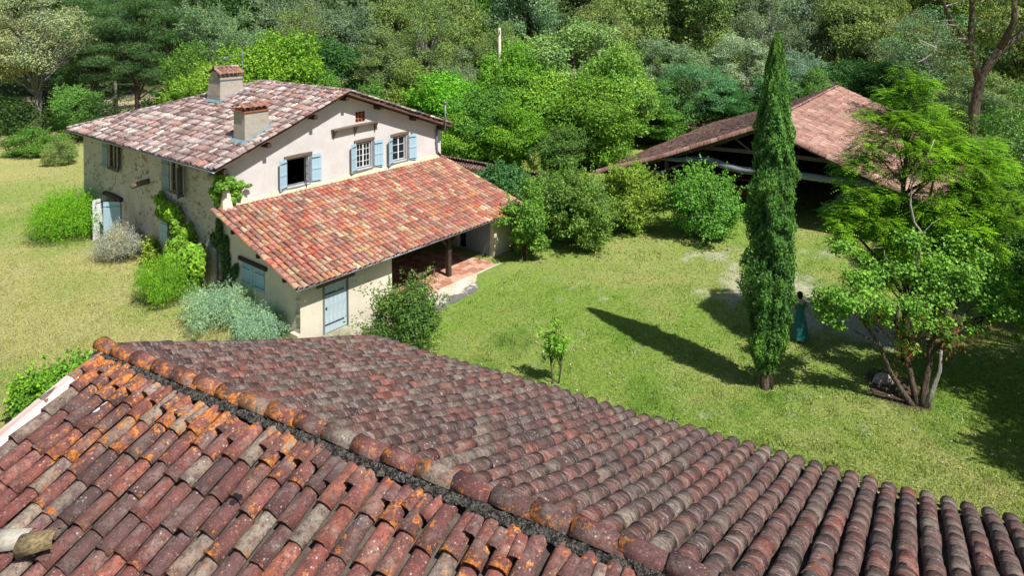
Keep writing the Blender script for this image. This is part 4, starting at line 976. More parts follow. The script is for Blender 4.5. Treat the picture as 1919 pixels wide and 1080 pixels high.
m = MB(); pts = [(-6.2, .45, 2.95), (-5, .45, 2.93), (-4, .45, 3.1), (-3.0, .45, 3.12), (-2.2, .45, 2.93), (-1.3, .45, 2.8), (0, .45, 2.82), (1.5, .45, 2.9), (3.2, .45, 2.86), (5.9, .45, 2.9)]
m.tube(pts, [.11, .13, .16, .19, .2, .2, .19, .19, .18, .16], 8); m.build('tie_beam', M['greywood'], BN)
m = MB(); m.tube([(-9.4, .5, 1.95), (-8, .5, 2.08), (-6.9, .5, 2.0), (-5.8, .5, 2.05)], [.1, .12, .11, .1], 8); m.build('low_beam', M['greywood'], BN)
# plank sides and back
for (a, b) in (((-9.75, 1.5), (-9.75, 21.4)), ((9.75, 1.5), (9.75, 21.4))):
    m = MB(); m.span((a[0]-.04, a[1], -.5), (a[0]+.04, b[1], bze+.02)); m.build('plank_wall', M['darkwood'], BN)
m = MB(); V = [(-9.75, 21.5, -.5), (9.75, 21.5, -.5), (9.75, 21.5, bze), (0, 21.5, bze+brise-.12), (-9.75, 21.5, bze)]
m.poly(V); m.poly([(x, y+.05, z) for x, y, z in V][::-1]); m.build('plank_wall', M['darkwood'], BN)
# bits of farm machinery in the dark
FM = empty('farm_machine', 'rusty red farm machine with a spoked wheel, parked in the barn beside the cypress', 'machine', wmB @ Vector((-1.9, 2.2, 0)), BY)
mb = MB(); mb.span((-.9, -.5, 1.9), (.9, .9, 1.98)); mb.span((-.8, -.3, 1.0), (.8, .7, 1.5)); mb.build('hopper', M['rustred'], FM)
mb = MB()
for x, y in ((-.8, -.4), (.8, -.4), (-.8, .8), (.8, .8)): mb.beam((x, y, .2), (x, y, 1.9), .07, .07)
mb.beam((-.9, -.45, .7), (.9, -.45, .7), .08, .08); mb.build('frame', M['rustred'], FM)
for x in (-.45, .6):
    mb = MB(); P = [(x+.5*math.cos(a), -.62, .5+.5*math.sin(a)) for a in np.linspace(0, 2*math.pi, 19)]; mb.tube(P, .03, 5, False)
    for k in range(8): a = k*math.pi/4; mb.tube([(x, -.62, .5), (x+.5*math.cos(a), -.62, .5+.5*math.sin(a))], .015, 4)
    mb.lathe([(.07, -.05), (.07, .05)], (x, -.62, .5), 8); mb.build('wheel', M['rustred'], FM)

# ------------------------------------------------------------------ foliage
def unit(n, g):
    v = g.normal(size=(n, 3)); return v/np.linalg.norm(v, axis=1, keepdims=True)
def leaves(P, N, size, g, aspect=.5, up=0.0, droop=0.0):
    """one folded rhombic leaf at each point P, lying roughly across N"""
    n = len(P); N = N+g.normal(size=(n, 3))*.55; N[:, 2] += up; N /= np.linalg.norm(N, axis=1, keepdims=True)+1e-9
    A = np.cross(N, unit(n, g)); A /= np.linalg.norm(A, axis=1, keepdims=True)+1e-9
    if droop: A[:, 2] -= droop; A /= np.linalg.norm(A, axis=1, keepdims=True)
    B = np.cross(N, A); B /= np.linalg.norm(B, axis=1, keepdims=True)+1e-9
    s = (size*(.6+.8*g.random(n)))[:, None]
    V = np.stack([P-A*s*.5, P+B*s*aspect*.5+A*s*.05, P+A*s*.5, P-B*s*aspect*.5+A*s*.05], 1)
    return V.reshape(-1, 3)
def cloud_mesh(name, V, rnd, mat='leaf'):
    return fast_mesh(name, V, np.arange(len(V)).reshape(-1, 4), [M[mat]], {'rnd': rnd})
def crown_pts(g, rx, ry, rz, nc, n, clump=.3, hollow=.5, low=-.5, flat=.75, shape=None, shoots=0.):
    """clumps spread through the crown, leaves on the skin of each clump"""
    C = []; 
    while len(C) < nc:
        d = unit(1, g)[0]; 
        if d[2] < low: continue
        r = hollow+(1-hollow)*g.random()**.6
        if shape: r *= shape(d[2])
        r *= .62+.75*float(fbm(d[0]*1.6+rx*31+7, d[1]*1.6+d[2]*1.3+rz*17+3, 2))
        C.append(d*r*(1-clump*.6)*np.array([rx, ry, rz]))
    C = np.array(C); R_ = clump*min(rx, ry)*(.55+.8*g.random(nc)); w = R_**2; k = g.choice(nc, n, p=w/w.sum())
    d = unit(n, g); rad = 1-.32*g.random(n)**1.5; sp = g.random(n) < .10; rad = rad*(1+sp*.35*g.random(n))
    # ragged clumps
    rad = rad*(.72+.5*fbm(d[:, 0]*2.1+k*3.7+9, d[:, 1]*2.1+d[:, 2]*1.7+k, 3))
    P = C[k]+d*(R_[k]*rad)[:, None]*np.array([1.15, 1.15, flat])
    N = d*1.0+np.array([0, 0, .45])
    hue = g.random(nc)[k]
    rnd = np.clip(.42+.34*(hue-.5)+.24*g.normal(size=n), 0, 1)
    if shoots:
        m = int(n*.3); q = m//24; c = g.integers(nc, size=q); dd = unit(q, g); dd = dd+C[c]/np.array([rx, ry, rz])*1.1+np.array([0, 0, .55]); dd /= np.linalg.norm(dd, axis=1, keepdims=True)
        b0 = C[c]+dd*(R_[c]*.5)[:, None]; L = shoots*(.4+.8*g.random(q))+R_[c]*.5; k2 = np.repeat(np.arange(q), 24); t = np.tile(np.linspace(.1, 1, 24), q)
        P2 = b0[k2]+dd[k2]*(L[k2]*t)[:, None]+g.normal(size=(len(t), 3))*(.05+.10*shoots)*(1.15-t)[:, None]+np.array([0, 0, -.15])*(t**2*shoots)[:, None]
        P = np.concatenate([P, P2]); N = np.concatenate([N, g.normal(size=P2.shape)+np.array([0, 0, .6])]); rnd = np.concatenate([rnd, np.clip(.6+.22*g.normal(size=len(t)), 0, 1)])
    return P, N, rnd, C
def trunk_mesh(name, g, h, r0, C, z0, mat='bark', nb=14, lean=(0, 0), stems=1):
    mb = MB(); idx = g.choice(len(C), min(nb, len(C)), replace=False)
    for s in range(stems):
        a = s*2.4+g.random(); ox, oy = (.0, .0) if stems == 1 else (math.cos(a)*r0*2.2, math.sin(a)*r0*2.2)
        pts = []; 
        for i in range(6): t = i/5; pts.append((ox*(1+2.5*t)+lean[0]*t+g.normal()*.05*h*.15, oy*(1+2.5*t)+lean[1]*t+g.normal()*.05*h*.15, -.3+(h+.3)*t))
        mb.tube(pts, [r0*(1.25 if i == 0 else 1-.14*i) for i in range(6)], 8)
        for q in idx[s::stems]:
            c = C[q]+np.array([0, 0, z0]); t = min(.95, max(.25, (c[2]*.55)/h)) if h > 0 else .5; b = Vector(pts[0]).lerp(Vector(pts[-1]), t); c = Vector(c)
            m = b.lerp(c, .5)+Vector((g.normal()*.12, g.normal()*.12, .12))*min(1, h*.3); mb.tube([b, m, c], [r0*.42, r0*.26, r0*.08], 5, False)
    return mb.mesh(name, M[mat])
def make_tree(seed, rx, rz, h, n, size, nc=40, clump=.3, hollow=.5, low=-.5, flat=.75, aspect=.55, mat='bark', r0=None, nb=16, stems=1, up=0., droop=0., shape=None, name='crown', lean=(0, 0), ry=None, extra=None, shoots=0.):
    g = np.random.default_rng(seed); P, N, rnd, C = crown_pts(g, rx, ry or rx, rz, nc, n, clump, hollow, low, flat, shape, shoots)
    z0 = h-rz; P[:, 2] += z0; P[:, 0] += lean[0]; P[:, 1] += lean[1]
    V = leaves(P, N, size, g, aspect, up, droop)
    if extra: V, rnd = extra(V, rnd, g)
    cm = cloud_mesh(name, V, rnd); C = C+np.array([lean[0], lean[1], 0])
    tm = trunk_mesh('trunk', g, max(.3, z0+rz*.35), r0 or .035*h**1.1*.5, C, z0, mat, nb, lean, stems)
    return cm, tm
def plant(name, cat, label, meshes, x, y, col, rz=0., sc=(1, 1, 1), group=None, parts=('crown', 'trunk'), z=None):
    e = empty(name, label, cat, (x, y, G(x, y) if z is None else z), rz, group); e.scale = sc
    for i, (p, me) in enumerate(zip(parts, meshes)):
        o = link(p, me, e); o.color = (*[min(.9, c*LG_) for c in col], 1) if i == 0 else (1, 1, 1, 1)
    return e

LG_ = 1.5
BRIGHT = (.115, .25, .02); LIME = (.135, .28, .03); MID = (.075, .17, .03); DEEP = (.04, .105, .028); OLIVE = (.135, .19, .062); GREY = (.135, .20, .105)
SILVER = (.22, .28, .21); BLUEG = (.10, .20, .105); PALE = (.23, .25, .125); PINE = (.05, .105, .035)
oak = [make_tree(100+i, 4.6, 6.1, 12.6, 34000, .23, 70, .25, .45, -.95, .75, nb=22, shoots=.5) for i in range(3)]
soft = [make_tree(110+i, 3.8, 4.9, 10.0, 30000, .2, 52, .3, .4, -.98, .85, nb=14, shoots=.6) for i in range(3)]
fine = [make_tree(120+i, 4.2, 6.3, 13.0, 42000, .18, 80, .22, .4, -.95, .7, aspect=.38, nb=22, shoots=.6) for i in range(2)]
thin = [make_tree(130, 5.4, 5.6, 13.5, 21000, .17, 70, .2, .35, -.6, .6, aspect=.45, mat='barkpale', nb=46, r0=.34)]
pine = [make_tree(140+i, 3.6, 6.4, 14.0, 34000, .24, 60, .26, .25, -.85, .38, aspect=.16, nb=34, shape=lambda z: 1.05-.35*max(0, z), mat='bark', r0=.2) for i in range(1)]
bushm = [make_tree(150+i, 2.6, 2.4, 4.4, 18000, .13, 34, .3, .35, -.95, .85, nb=12, r0=.05, stems=3, shoots=.6) for i in range(2)]
KIND = dict(oak=oak, soft=soft, fine=fine, thin=thin, pine=pine, bush=bushm); HT = dict(oak=12.6, soft=10, fine=13, thin=13.5, pine=14, bush=4.4); WD = dict(oak=9.2, soft=7.6, fine=8.4, thin=10.8, pine=7.2, bush=5.2)
def forest_tree(kind, px, Y, top, width, col, label, name='tree', group=None, cat='tree'):
    """px: picture column at distance Y; top: crown top in picture rows (or metres when < -20)"""
    x = (px-960)/F_PX*Y; z = 12.2-(top-14)/F_PX*Y; z = min(z, 30); g0 = G(x, Y); ms = KIND[kind]; m = ms[random.randrange(len(ms))]
    s = width/WD[kind]; jit = tuple(c*random.uniform(.88, 1.12) for c in col)
    return plant(name, cat, label, m, x, Y, jit, random.uniform(0, 6.28), (s, s, (z-g0)/HT[kind]), group)
B = 'bush'
FT_ = [ # kind, column, distance, top row, crown width, colour, label
 ('thin', 70, 70, -60, 13, PALE, 'broad pale thinly leaved tree with bare lower branches at the left edge'),
 ('thin', -40, 66, -10, 10, PALE, 'pale thin tree cut by the left edge of the picture'),
 ('pine', 175, 78, -60, 8.5, PINE, 'dark pine between the pale left tree and the other pines'),
 ('pine', 255, 74, -80, 9.5, PINE, 'tallest dark pine with a straight trunk left of the farmhouse roof'),
 ('pine', 320, 84, -90, 8, DEEP, 'dark conifer right of the tall pine, behind the roof corner'),
 ('fine', 395, 80, -40, 9, GREY, 'grey green tree above the left part of the farmhouse roof'),
 ('oak', 455, 88, -90, 10, DEEP, 'dark green tree behind the television aerial'),
 ('soft', 395, 60, 112, 7, LIME, 'lime green low tree left of the larger chimney'),
 ('soft', 520, 60, 52, 9, BRIGHT, 'bright green rounded tree just behind the farmhouse ridge'),
 ('soft', 465, 57, 78, 6.5, BRIGHT, 'bright green tree directly behind the aerial mast'),
 ('fine', 545, 84, -60, 9, GREY, 'grey green fine leaved tree above the bright rounded tree'),
 ('fine', 640, 78, -40, 9.5, GREY, 'grey green tree standing above the gable peak'),
 ('oak', 610, 66, 60, 7, DEEP, 'dark tree just left of the gable peak'),
 ('fine', 710, 66, 45, 8.5, OLIVE, 'olive coloured tree right behind the gable peak'),
 ('fine', 760, 82, -70, 10, OLIVE, 'olive tree with pale limbs high above the gable'),
 ('oak', 840, 76, -20, 9, OLIVE, 'olive oak left of the concrete pole'),
 ('fine', 865, 63, 88, 6.5, GREY, 'greyish tree below the concrete pole'),
 ('soft', 835, 57, 130, 7, BRIGHT, 'bright green tree behind the right eave of the farmhouse'),
 ('soft', 905, 54, 160, 6.5, MID, 'mid green tree above the garden wall coping'),
 ('soft', 955, 62, 75, 6, LIME, 'lime green narrow tree right beside the concrete pole'),
 ('soft', 915, 88, -30, 8, MID, 'mid green tree rising behind the concrete pole'),
 ('oak', 985, 82, -70, 9, BLUEG, 'dark bluish tree at the top right of the concrete pole'),
 ('oak', 1075, 66, 22, 11, (.16, .26, .075), 'largest light green tree in the middle of the wood'),
 ('soft', 1020, 55, 130, 7, LIME, 'yellow green tree behind the end of the garden wall'),
 ('soft', 1100, 53, 140, 7, (.11, .20, .025), 'yellowish green tree left of the barn eave'),
 ('soft', 1160, 57, 90, 6.5, (.13, .24, .05), 'light green tree with a drooping top left of the barn'),
 ('oak', 1215, 62, 175, 7, MID, 'mid green tree behind the left slope of the barn'),
 ('oak', 1180, 86, -60, 10, OLIVE, 'olive oak with dark limbs at the top centre right'),
 ('fine', 1260, 72, 60, 8, (.16, .25, .12), 'pale green tree with a rounded head above the barn eave'),
 ('fine', 1310, 66, 110, 7.5, BLUEG, 'bluish green tree over the middle of the barn slope'),
 ('oak', 1315, 90, -80, 10, OLIVE, 'olive tree with a forked dark trunk left of the cypress top'),
 ('fine', 1400, 74, 55, 8, SILVER, 'silvery tree just left of the cypress tip'),
 ('fine', 1365, 66, 150, 6, DEEP, 'dark tree between the silvery tree and the barn roof'),
 ('fine', 1500, 70, 90, 7, (.14, .24, .17), 'blue grey tree right of the cypress top'),
 ('oak', 1530, 84, -60, 9.5, GREY, 'grey green tree above the barn ridge'),
 ('oak', 1600, 76, -10, 9, OLIVE, 'olive grey tree behind the back of the barn ridge'),
 ('oak', 1570, 70, 115, 6.5, DEEP, 'dark green tree touching the back end of the barn ridge'),
 ('fine', 1680, 80, -60, 10, OLIVE, 'olive tree straight above the robinia'),
 ('oak', 1650, 66, 110, 7, DEEP, 'dark tree left of the robinia top'),
 ('thin', 1750, 62, 10, 10, GREY, 'thin grey tree with dead twigs right of the robinia top'),
 ('oak', 1790, 78, -80, 9, (.12, .2, .04), 'green tree at the top right with yellowish leaves'),
 ('fine', 1815, 50, 150, 7, GREY, 'grey green tree right behind the robinia'),
 ('oak', 1930, 60, -60, 10, OLIVE, 'large olive tree at the top right corner'),
 ('fine', 1890, 44, 240, 6.5, GREY, 'silvery grey tree at the right edge below the leaning oak'),
 ('soft', 1900, 33, 330, 6, MID, 'green tree at the right edge beside the robinia'),
 ('soft', 1960, 27, 420, 4.5, (.09, .17, .03), 'leafy green tree leaving the picture at the right, above the dark lawn'),
 ('bush', 60, 60, 232, 5, MID, 'low tangled shrub on the lawn at the far left'),
 ('bush', 108, 56, 250, 2.6, OLIVE, 'small thin shrub right of the tangled lawn shrub'),
]
FT_ += [
 ('soft', 350, 66, 70, 5.5, MID, 'mid green tree left of the lime green low tree'),
 ('thin', 560, 74, -10, 9, OLIVE, 'open olive tree with visible limbs behind the bright rounded tree'),
 ('soft', 585, 62, 110, 5, (.10, .22, .03), 'bright green low tree at the ridge end of the farmhouse'),
 ('soft', 690, 59, 150, 5, MID, 'small mid green tree tucked behind the gable peak'),
 ('thin', 800, 70, -20, 9, OLIVE, 'open limbed olive tree left of the concrete pole'),
 ('soft', 780, 60, 120, 5.5, (.12, .2, .04), 'yellowish green tree over the right rake of the gable'),
 ('fine', 930, 74, 30, 7, (.13, .22, .07), 'light green tree straight behind the concrete pole'),
 ('soft', 870, 52, 215, 4.5, BRIGHT, 'low bright green tree beside the vent pipe'),
 ('soft', 975, 51, 200, 5, (.12, .24, .02), 'low lime tree over the middle of the garden wall'),
 ('soft', 1050, 50, 235, 4.5, MID, 'low green tree over the far end of the garden wall'),
 ('thin', 1130, 74, -10, 9, (.17, .24, .08), 'open light green tree behind the largest light tree'),
 ('soft', 1135, 62, 120, 6, (.12, .25, .06), 'fresh green tree between the largest light tree and the barn'),
 ('soft', 1245, 64, 150, 5.5, (.09, .2, .05), 'fresh green tree above the lower barn slope'),
 ('thin', 1440, 78, -30, 9, GREY, 'grey open tree directly behind the cypress top'),
 ('soft', 1455, 68, 130, 5.5, (.08, .18, .08), 'green tree behind the upper cypress'),
 ('thin', 1560, 80, -50, 10, GREY, 'open grey tree with forked limbs above the barn ridge end'),
 ('soft', 1530, 66, 130, 4.8, (.09, .19, .05), 'fresh green low tree left of the barn ridge end'),
 ('thin', 1650, 84, -60, 10, (.2, .24, .1), 'open pale tree at the top edge above the robinia'),
 ('thin', 1710, 70, 20, 8, (.22, .22, .12), 'pale brownish open tree behind the robinia top'),
 ('soft', 1760, 58, 160, 6, MID, 'mid green tree behind the right side of the robinia'),
 ('fine', 1850, 56, 120, 6.5, (.16, .22, .08), 'dusty green tree below the leaning oak limbs'),
 ('soft', 1850, 36, 330, 4.2, (.1, .2, .04), 'leafy tree low behind the right side of the robinia'),
 ('soft', 140, 66, 150, 5, (.10, .2, .04), 'green tree low between the pale tree and the pines'),
 ('thin', 215, 84, -50, 8, DEEP, 'open dark tree behind the tall pine'),
 ('soft', 20, 72, 175, 5, MID, 'low green tree under the pale tree at the left edge'),
 ('fine', 460, 74, 10, 7, (.13, .2, .1), 'grey green tree right above the aerial'),
]
for k, px, Y, top, wd, col, lab in FT_:
    forest_tree(k, px, Y, top, wd, col, lab, 'shrub' if k == 'bush' else ('pine_tree' if k == 'pine' else 'tree'), cat='shrub' if k == 'bush' else 'tree')
# undergrowth along the edge of the wood and the far wood, each one mass
def joined(name, label, spots, n_each, size, col, seed):
    g = np.random.default_rng(seed); VV = []; RR = []
    for (x, y, r, h, fl) in spots:
        n = int(n_each*fl); P, N, rnd, C = crown_pts(g, r, r, h*.52, 22, n, .34, .4, -.8, .8); P[:, 2] += h*.5+G(x, y); P[:, 0] += x; P[:, 1] += y
        VV.append(leaves(P, N, size*(1+.006*max(0, y-60)), g, .6)); RR.append(np.clip(rnd+.25*(g.random()-.5), 0, 1))
    o = link(name, cloud_mesh(name, np.concatenate(VV), np.concatenate(RR)), None); o.color = (*col, 1); tag(o, label, 'wood' if h > 8 else 'undergrowth', kind='stuff')
sp = []
for i in range(95):
    px = -300+i*26+random.uniform(-14, 14); Y = random.uniform(92, 128); sp.append(((px-960)/F_PX*Y, Y, random.uniform(4.5, 6.5), random.uniform(16, 22), 1))
joined('woodland', 'dense mixed wood closing the view behind the nearer trees', sp, 2600, .42, (.085, .14, .05), 5)
sp = []
for i in range(64):
    px = -200+i*36+random.uniform(-14, 14); Y = (68+6*math.sin(i*.9)) if px < 900 else (61 if px < 1050 else 64+random.uniform(-1, 6)); sp.append(((px-960)/F_PX*Y, Y+random.uniform(-1, 3), random.uniform(2, 3.4), random.uniform(3, 6.5), .8 if px < 400 else 1))
joined('undergrowth', 'dark undergrowth along the foot of the wood', sp, 2200, .22, (.05, .10, .025), 6)

# leaning old oak at the right edge, with heavy dark limbs
g = np.random.default_rng(77); OK_ = empty('old_oak', 'old oak with thick dark leaning limbs at the right edge', 'tree', (31.0, 45.0, 0))
mb = MB(); mb.tube([(-1.6, 0, -.3), (-1.8, 0, 3), (-1.6, 0, 5.5), (-1.2, 0, 7.5), (-.2, -.3, 9.2), (1.5, -.4, 10.5), (3.5, 0, 12)], [.42, .34, .31, .28, .24, .2, .14], 9)
mb.tube([(-1.3, 0, 7.2), (-1.9, 0, 9.5), (-1.6, .2, 11.8), (-1.9, 0, 14)], [.25, .21, .15, .08], 8); mb.tube([(-1.9, 0, 9.5), (-3, .2, 11), (-3.6, .3, 13)], [.2, .14, .06], 7); mb.tube([(-.2, -.3, 9.2), (.4, -.8, 11), (.3, -.9, 13.5)], [.24, .2, .1], 7)
mb.build('trunk', M['bark'], OK_)
mb = MB()
for i in range(9):
    p = Vector((-3.2+g.normal()*.9, -.8+g.normal()*.4, 9+g.random()*4)); pts = [p]
    for k in range(4): p = p+Vector((g.normal()*.4-.1, g.normal()*.2, g.normal()*.3+.05)); pts.append(p)
    mb.tube(pts, [.05, .04, .03, .02, .012], 4, False)
mb.build('dead_branch', M['deadwood'], OK_)
P, N, rnd, C = crown_pts(g, 6.5, 5, 5.2, 44, 26000, .22, .5, -.6, .6); ok = ~((abs(P[:, 0]+1) < 2.2) & (P[:, 2] < 1.5)); P, N, rnd = P[ok], N[ok], rnd[ok]; P[:, 2] += 10.6
o = link('crown', cloud_mesh('crown', leaves(P, N, .16, g, .45), rnd), OK_); o.color = (*OLIVE, 1)

# ------------------------------------------------------------------ cypress
g = np.random.default_rng(5)
def cyp_r(t):   # radius along the height fraction
    return np.interp(t, [0, .04, .09, .16, .24, .34, .45, .56, .66, .72, .78, .86, .93, .98, 1], [.3, .5, .66, .76, .83, .87, .84, .77, .71, .63, .49, .38, .27, .15, .03])*.78
CYX, CYY = 7.95, 22.45
CYP = empty('cypress', 'tall narrow dark green cypress standing alone on the lawn', 'tree', (CYX, CYY, G(CYX, CYY)))
n = 78000; t = np.sort(g.random(n)**.85); a = g.random(n)*2*math.pi; z = .55+t*10.75
lump = fbm(a/6.2832*11+7*np.floor(a/6.2832), z*1.25+3, 3); lump2 = fbm(np.cos(a)*3+20, np.sin(a)*3+z*3.1, 3)
r = cyp_r(t)*(.28+.72*lump+.78*lump2)*(1-.34*g.random(n)**1.4)
r = r*(1+.16*np.exp(-((z-3.05)**2)/.25)*(np.cos(a+.3) > .3))
P = np.stack([np.cos(a)*r+.045*z-.04, np.sin(a)*r, z], -1); N = np.stack([np.cos(a), np.sin(a), .25+0*a], -1)
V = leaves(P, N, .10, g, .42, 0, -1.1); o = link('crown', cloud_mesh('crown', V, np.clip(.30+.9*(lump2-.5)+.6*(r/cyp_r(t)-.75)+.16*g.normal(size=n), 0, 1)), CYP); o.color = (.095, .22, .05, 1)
mb = MB(); mb.tube([(-.06, 0, -.3), (-.02, 0, .1), (0, 0, .9), (.2, 0, 5), (.45, 0, 10.6)], [.2, .15, .13, .10, .03], 9)
mb.tube([(.16, -.02, -.2), (.14, 0, .6), (.2, .1, 1.4)], [.12, .09, .06], 7); mb.build('trunk', M['bark'], CYP)

# ------------------------------------------------------------------ robinia with feathery leaves and a dead pale branch
def fronds(P, D, g, length=.34, npair=7, leaf=.055):
    """pinnate leaves: P base points, D directions"""
    n = len(P); D = D/np.linalg.norm(D, axis=1, keepdims=True); S = np.cross(D, [0, 0, 1.]); S /= np.linalg.norm(S, axis=1, keepdims=True)+1e-9
    L = (length*(.6+.7*g.random(n)))[:, None]; out = []
    for k in range(npair):
        t = (k+1)/npair; c = P+D*L*t+np.array([0, 0, -1.])*L*(t**2)*.45
        for s in (-1, 1):
            d = S*s+D*.35; d /= np.linalg.norm(d, axis=1, keepdims=True); l = leaf*(1-.35*abs(t-.5)*2); q = np.cross(d, [0, 0, 1.])*l*.24; tip = c+d*l+np.array([0, 0, -.25*l])
            out.append(np.stack([c, (c+tip)/2+q, tip, (c+tip)/2-q], 1))
    V = np.stack(out, 1).reshape(-1, 3); return V, 2*npair
g = np.random.default_rng(8); RBX, RBY = 13.3, 24.1
RB = empty('robinia', 'tall robinia with bright feathery leaves in front of the barn', 'tree', (RBX, RBY, G(RBX, RBY)))
cl = []; 
for (cx, cy, cz, rr) in ((1.6, .2, 8.2, .7), (2.2, .1, 7.4, .8), (-1.2, 0, 8.0, .6), (2.7, 0, 6.8, .8), (1.2, -.2, 7.0, .9), (0, -.3, 7.0, .9), (2.4, .2, 6.1, .9), (-.4, -.4, 5.4, 1.0), (1.6, -.3, 4.6, .9), (.4, -.5, 3.9, .9), (0, -.3, 8.4, .8), (2.9, 0, 5.4, .9), (.0, 0, 9.6, .62), (.5, .1, 9.2, .5), (-.5, 0, 9.0, .5), (.1, .2, 8.7, .8), (.7, 0, 8.3, .7), (-.7, .1, 8.3, .65), (-.4, -.3, 7.8, .8), (.9, 0, 7.5, .85), (-1.1, .1, 7.3, .8), (.2, .2, 7.2, 1.0), (1.5, 0, 7.0, .75), (-1.7, 0, 6.7, .7),
                       (1.7, .1, 6.2, .9), (-1.2, -.2, 6.3, .9), (.5, -.3, 6.2, .9), (-1.9, 0, 5.8, .6), (2.2, 0, 5.3, .9), (1.0, 0, 5.2, 1.0), (-1.8, 0, 4.9, .8), (-2.4, -.2, 4.5, .8), (-1.2, .3, 4.6, 1.0), (.2, .6, 4.6, 1.1), (2.6, 0, 4.3, 1.0), (-2.6, 0, 3.7, .8), (-1.7, .1, 3.5, 1.0), (-.6, .6, 3.6, 1.0), (1.3, .3, 3.9, 1.0), (2.2, .4, 3.4, 1.0), (-2.5, .3, 2.9, .7), (-1.4, .3, 2.7, .8), (.6, .6, 2.9, .9), (2.9, .2, 3.0, .8), (3.2, .5, 4.9, .9), (3.3, .4, 6.0, .7)):
    for j in range(5): q = unit(1, g)[0]*rr*.8; cl.append((cx+q[0], cy+q[1], cz+q[2]*.9, rr*.5*(.7+.6*g.random())))
cl = np.array(cl); w = cl[:, 3]**2; n = 25000; k = g.choice(len(cl), n, p=w/w.sum()); d = unit(n, g); d[:, 2] = abs(d[:, 2])*.7-.1
P = cl[k, :3]+d*(cl[k, 3]*(.5+.6*g.random(n)))[:, None]*np.array([1.1, 1.1, .85]); D = d+np.array([0, 0, .15])+g.normal(size=(n, 3))*.3
kk = (P[:, 0] > -2.65) & ((P[:, 0] > -1.4) | (P[:, 2] > 3.95)); P, D, k = P[kk], D[kk], k[kk]; n = len(P)
V, m_ = fronds(P, D, g, .34, 5, .10); rn = np.clip(.45+.35*(g.random(len(cl))[k]-.5)+.2*g.normal(size=n), 0, 1)
o = link('crown', cloud_mesh('crown', V, np.repeat(rn, m_)), RB); o.color = (.21, .42, .02, 1)
mb = MB(); mb.tube([(0, 0, -.3), (.05, 0, 1.2), (.1, .1, 3), (-.05, .1, 5), (.1, 0, 7), (.05, 0, 9.3)], [.15, .13, .11, .09, .06, .02], 8)
mb.tube([(.12, 0, 1.2), (.5, .2, 3), (.9, .2, 5), (1.2, 0, 7)], [.09, .07, .05, .02], 7); mb.tube([(0, 0, 2.2), (-.8, .1, 3.4), (-1.7, 0, 4.4), (-2.3, 0, 4.6)], [.07, .05, .035, .015], 6)
mb.tube([(.1, .1, 3.2), (1, .2, 4), (2.2, .1, 4.3), (3, 0, 5)], [.07, .05, .035, .015], 6)
for i in range(26): c = Vector(cl[g.integers(len(cl)), :3]); b = Vector((.05, .05, max(1.5, c.z-1.2))); mb.tube([b, b.lerp(c, .5)+Vector((0, 0, .1)), c], [.035, .025, .01], 5, False)
mb.build('trunk', M['bark'], RB)
mb = MB(); f0 = Vector((-.35, -1.2, 0))
mb.tube([f0+Vector(p) for p in ((.0, 0, 2.75), (.12, 0, 3.3), (.2, 0, 4.2), (.28, 0, 4.75), (.02, 0, 5.1), (-.1, 0, 5.7), (-.05, 0, 6.3), (.35, 0, 6.9), (.7, 0, 7.8))], [.05, .045, .04, .035, .035, .03, .025, .02, .01], 6)
mb.tube([f0+Vector(p) for p in ((.2, 0, 3.6), (-.3, 0, 3.6), (-.7, 0, 3.75), (-.95, 0, 4.0), (-.95, 0, 4.2))], [.03, .025, .02, .015, .008], 5)
mb.tube([f0+Vector(p) for p in ((.2, 0, 4.1), (.5, 0, 4.1), (1.0, 0, 4.05))], [.025, .018, .008], 5); mb.tube([f0+Vector(p) for p in ((.26, 0, 4.7), (.6, 0, 5.05), (1.0, 0, 5.3))], [.025, .018, .008], 5)
mb.build('dead_branch', M['deadwood'], RB)

# ------------------------------------------------------------------ judas tree on leaning trunks, foreground right
g = np.random.default_rng(9); JX, JY = 12.15, 21.4
JT = empty('judas_tree', 'low spreading tree with several leaning trunks and rusty seed pods, right of the cypress', 'tree', (JX, JY, G(JX, JY)))
cl = []
for (cx, cy, cz, rr) in ((-2.75, .2, 3.2, .4), (-2.4, .1, 3.1, .7), (-1.9, .2, 2.6, .6), (-2.0, .4, 3.5, .8), (-1.3, .2, 3.3, .8), (-1.2, 0, 2.6, .5), (-.6, .3, 3.7, .85), (-.5, -.1, 3.0, .7), (.2, .2, 3.5, .9), (-.1, 0, 2.4, .4), (.5, -.2, 2.7, .55), (.9, .3, 3.8, .9), (1.2, .2, 3.0, .8), (1.7, .4, 3.7, .9),
                       (2.3, .3, 3.2, .8), (2.9, .5, 3.6, .8), (2.8, 0, 2.7, .6), (.9, -.3, 2.2, .35), (3.5, .6, 3.2, .7), (-1.7, .8, 4.1, .8), (.3, 1, 4.2, .9), (2, 1, 4.2, .9), (-.3, 0, 1.8, .3), (1.9, -.1, 2.5, .45), (3.3, 0, 2.2, .4)):
    for j in range(4): q = unit(1, g)[0]*rr*.7; cl.append((cx+q[0]*1.15, cy+q[1], cz+q[2]*.8, rr*.36*(.6+.8*g.random())))
cl = np.array(cl); w = cl[:, 3]**2; n = 18500; k = g.choice(len(cl), n, p=w/w.sum()); d = unit(n, g)
P = cl[k, :3]+d*(cl[k, 3]*(.45+1.0*g.random(n)**1.5))[:, None]*np.array([1.1, 1.1, .75]); V = leaves(P, d*.4+np.array([0, 0, .7]), .085, g, .9, .2, .6)
rn = np.clip(.5+.3*(g.random(len(cl))[k]-.5)+.22*g.normal(size=n), 0, 1)
o = link('crown', cloud_mesh('crown', V, rn), JT); o.color = (.17, .35, .05, 1)
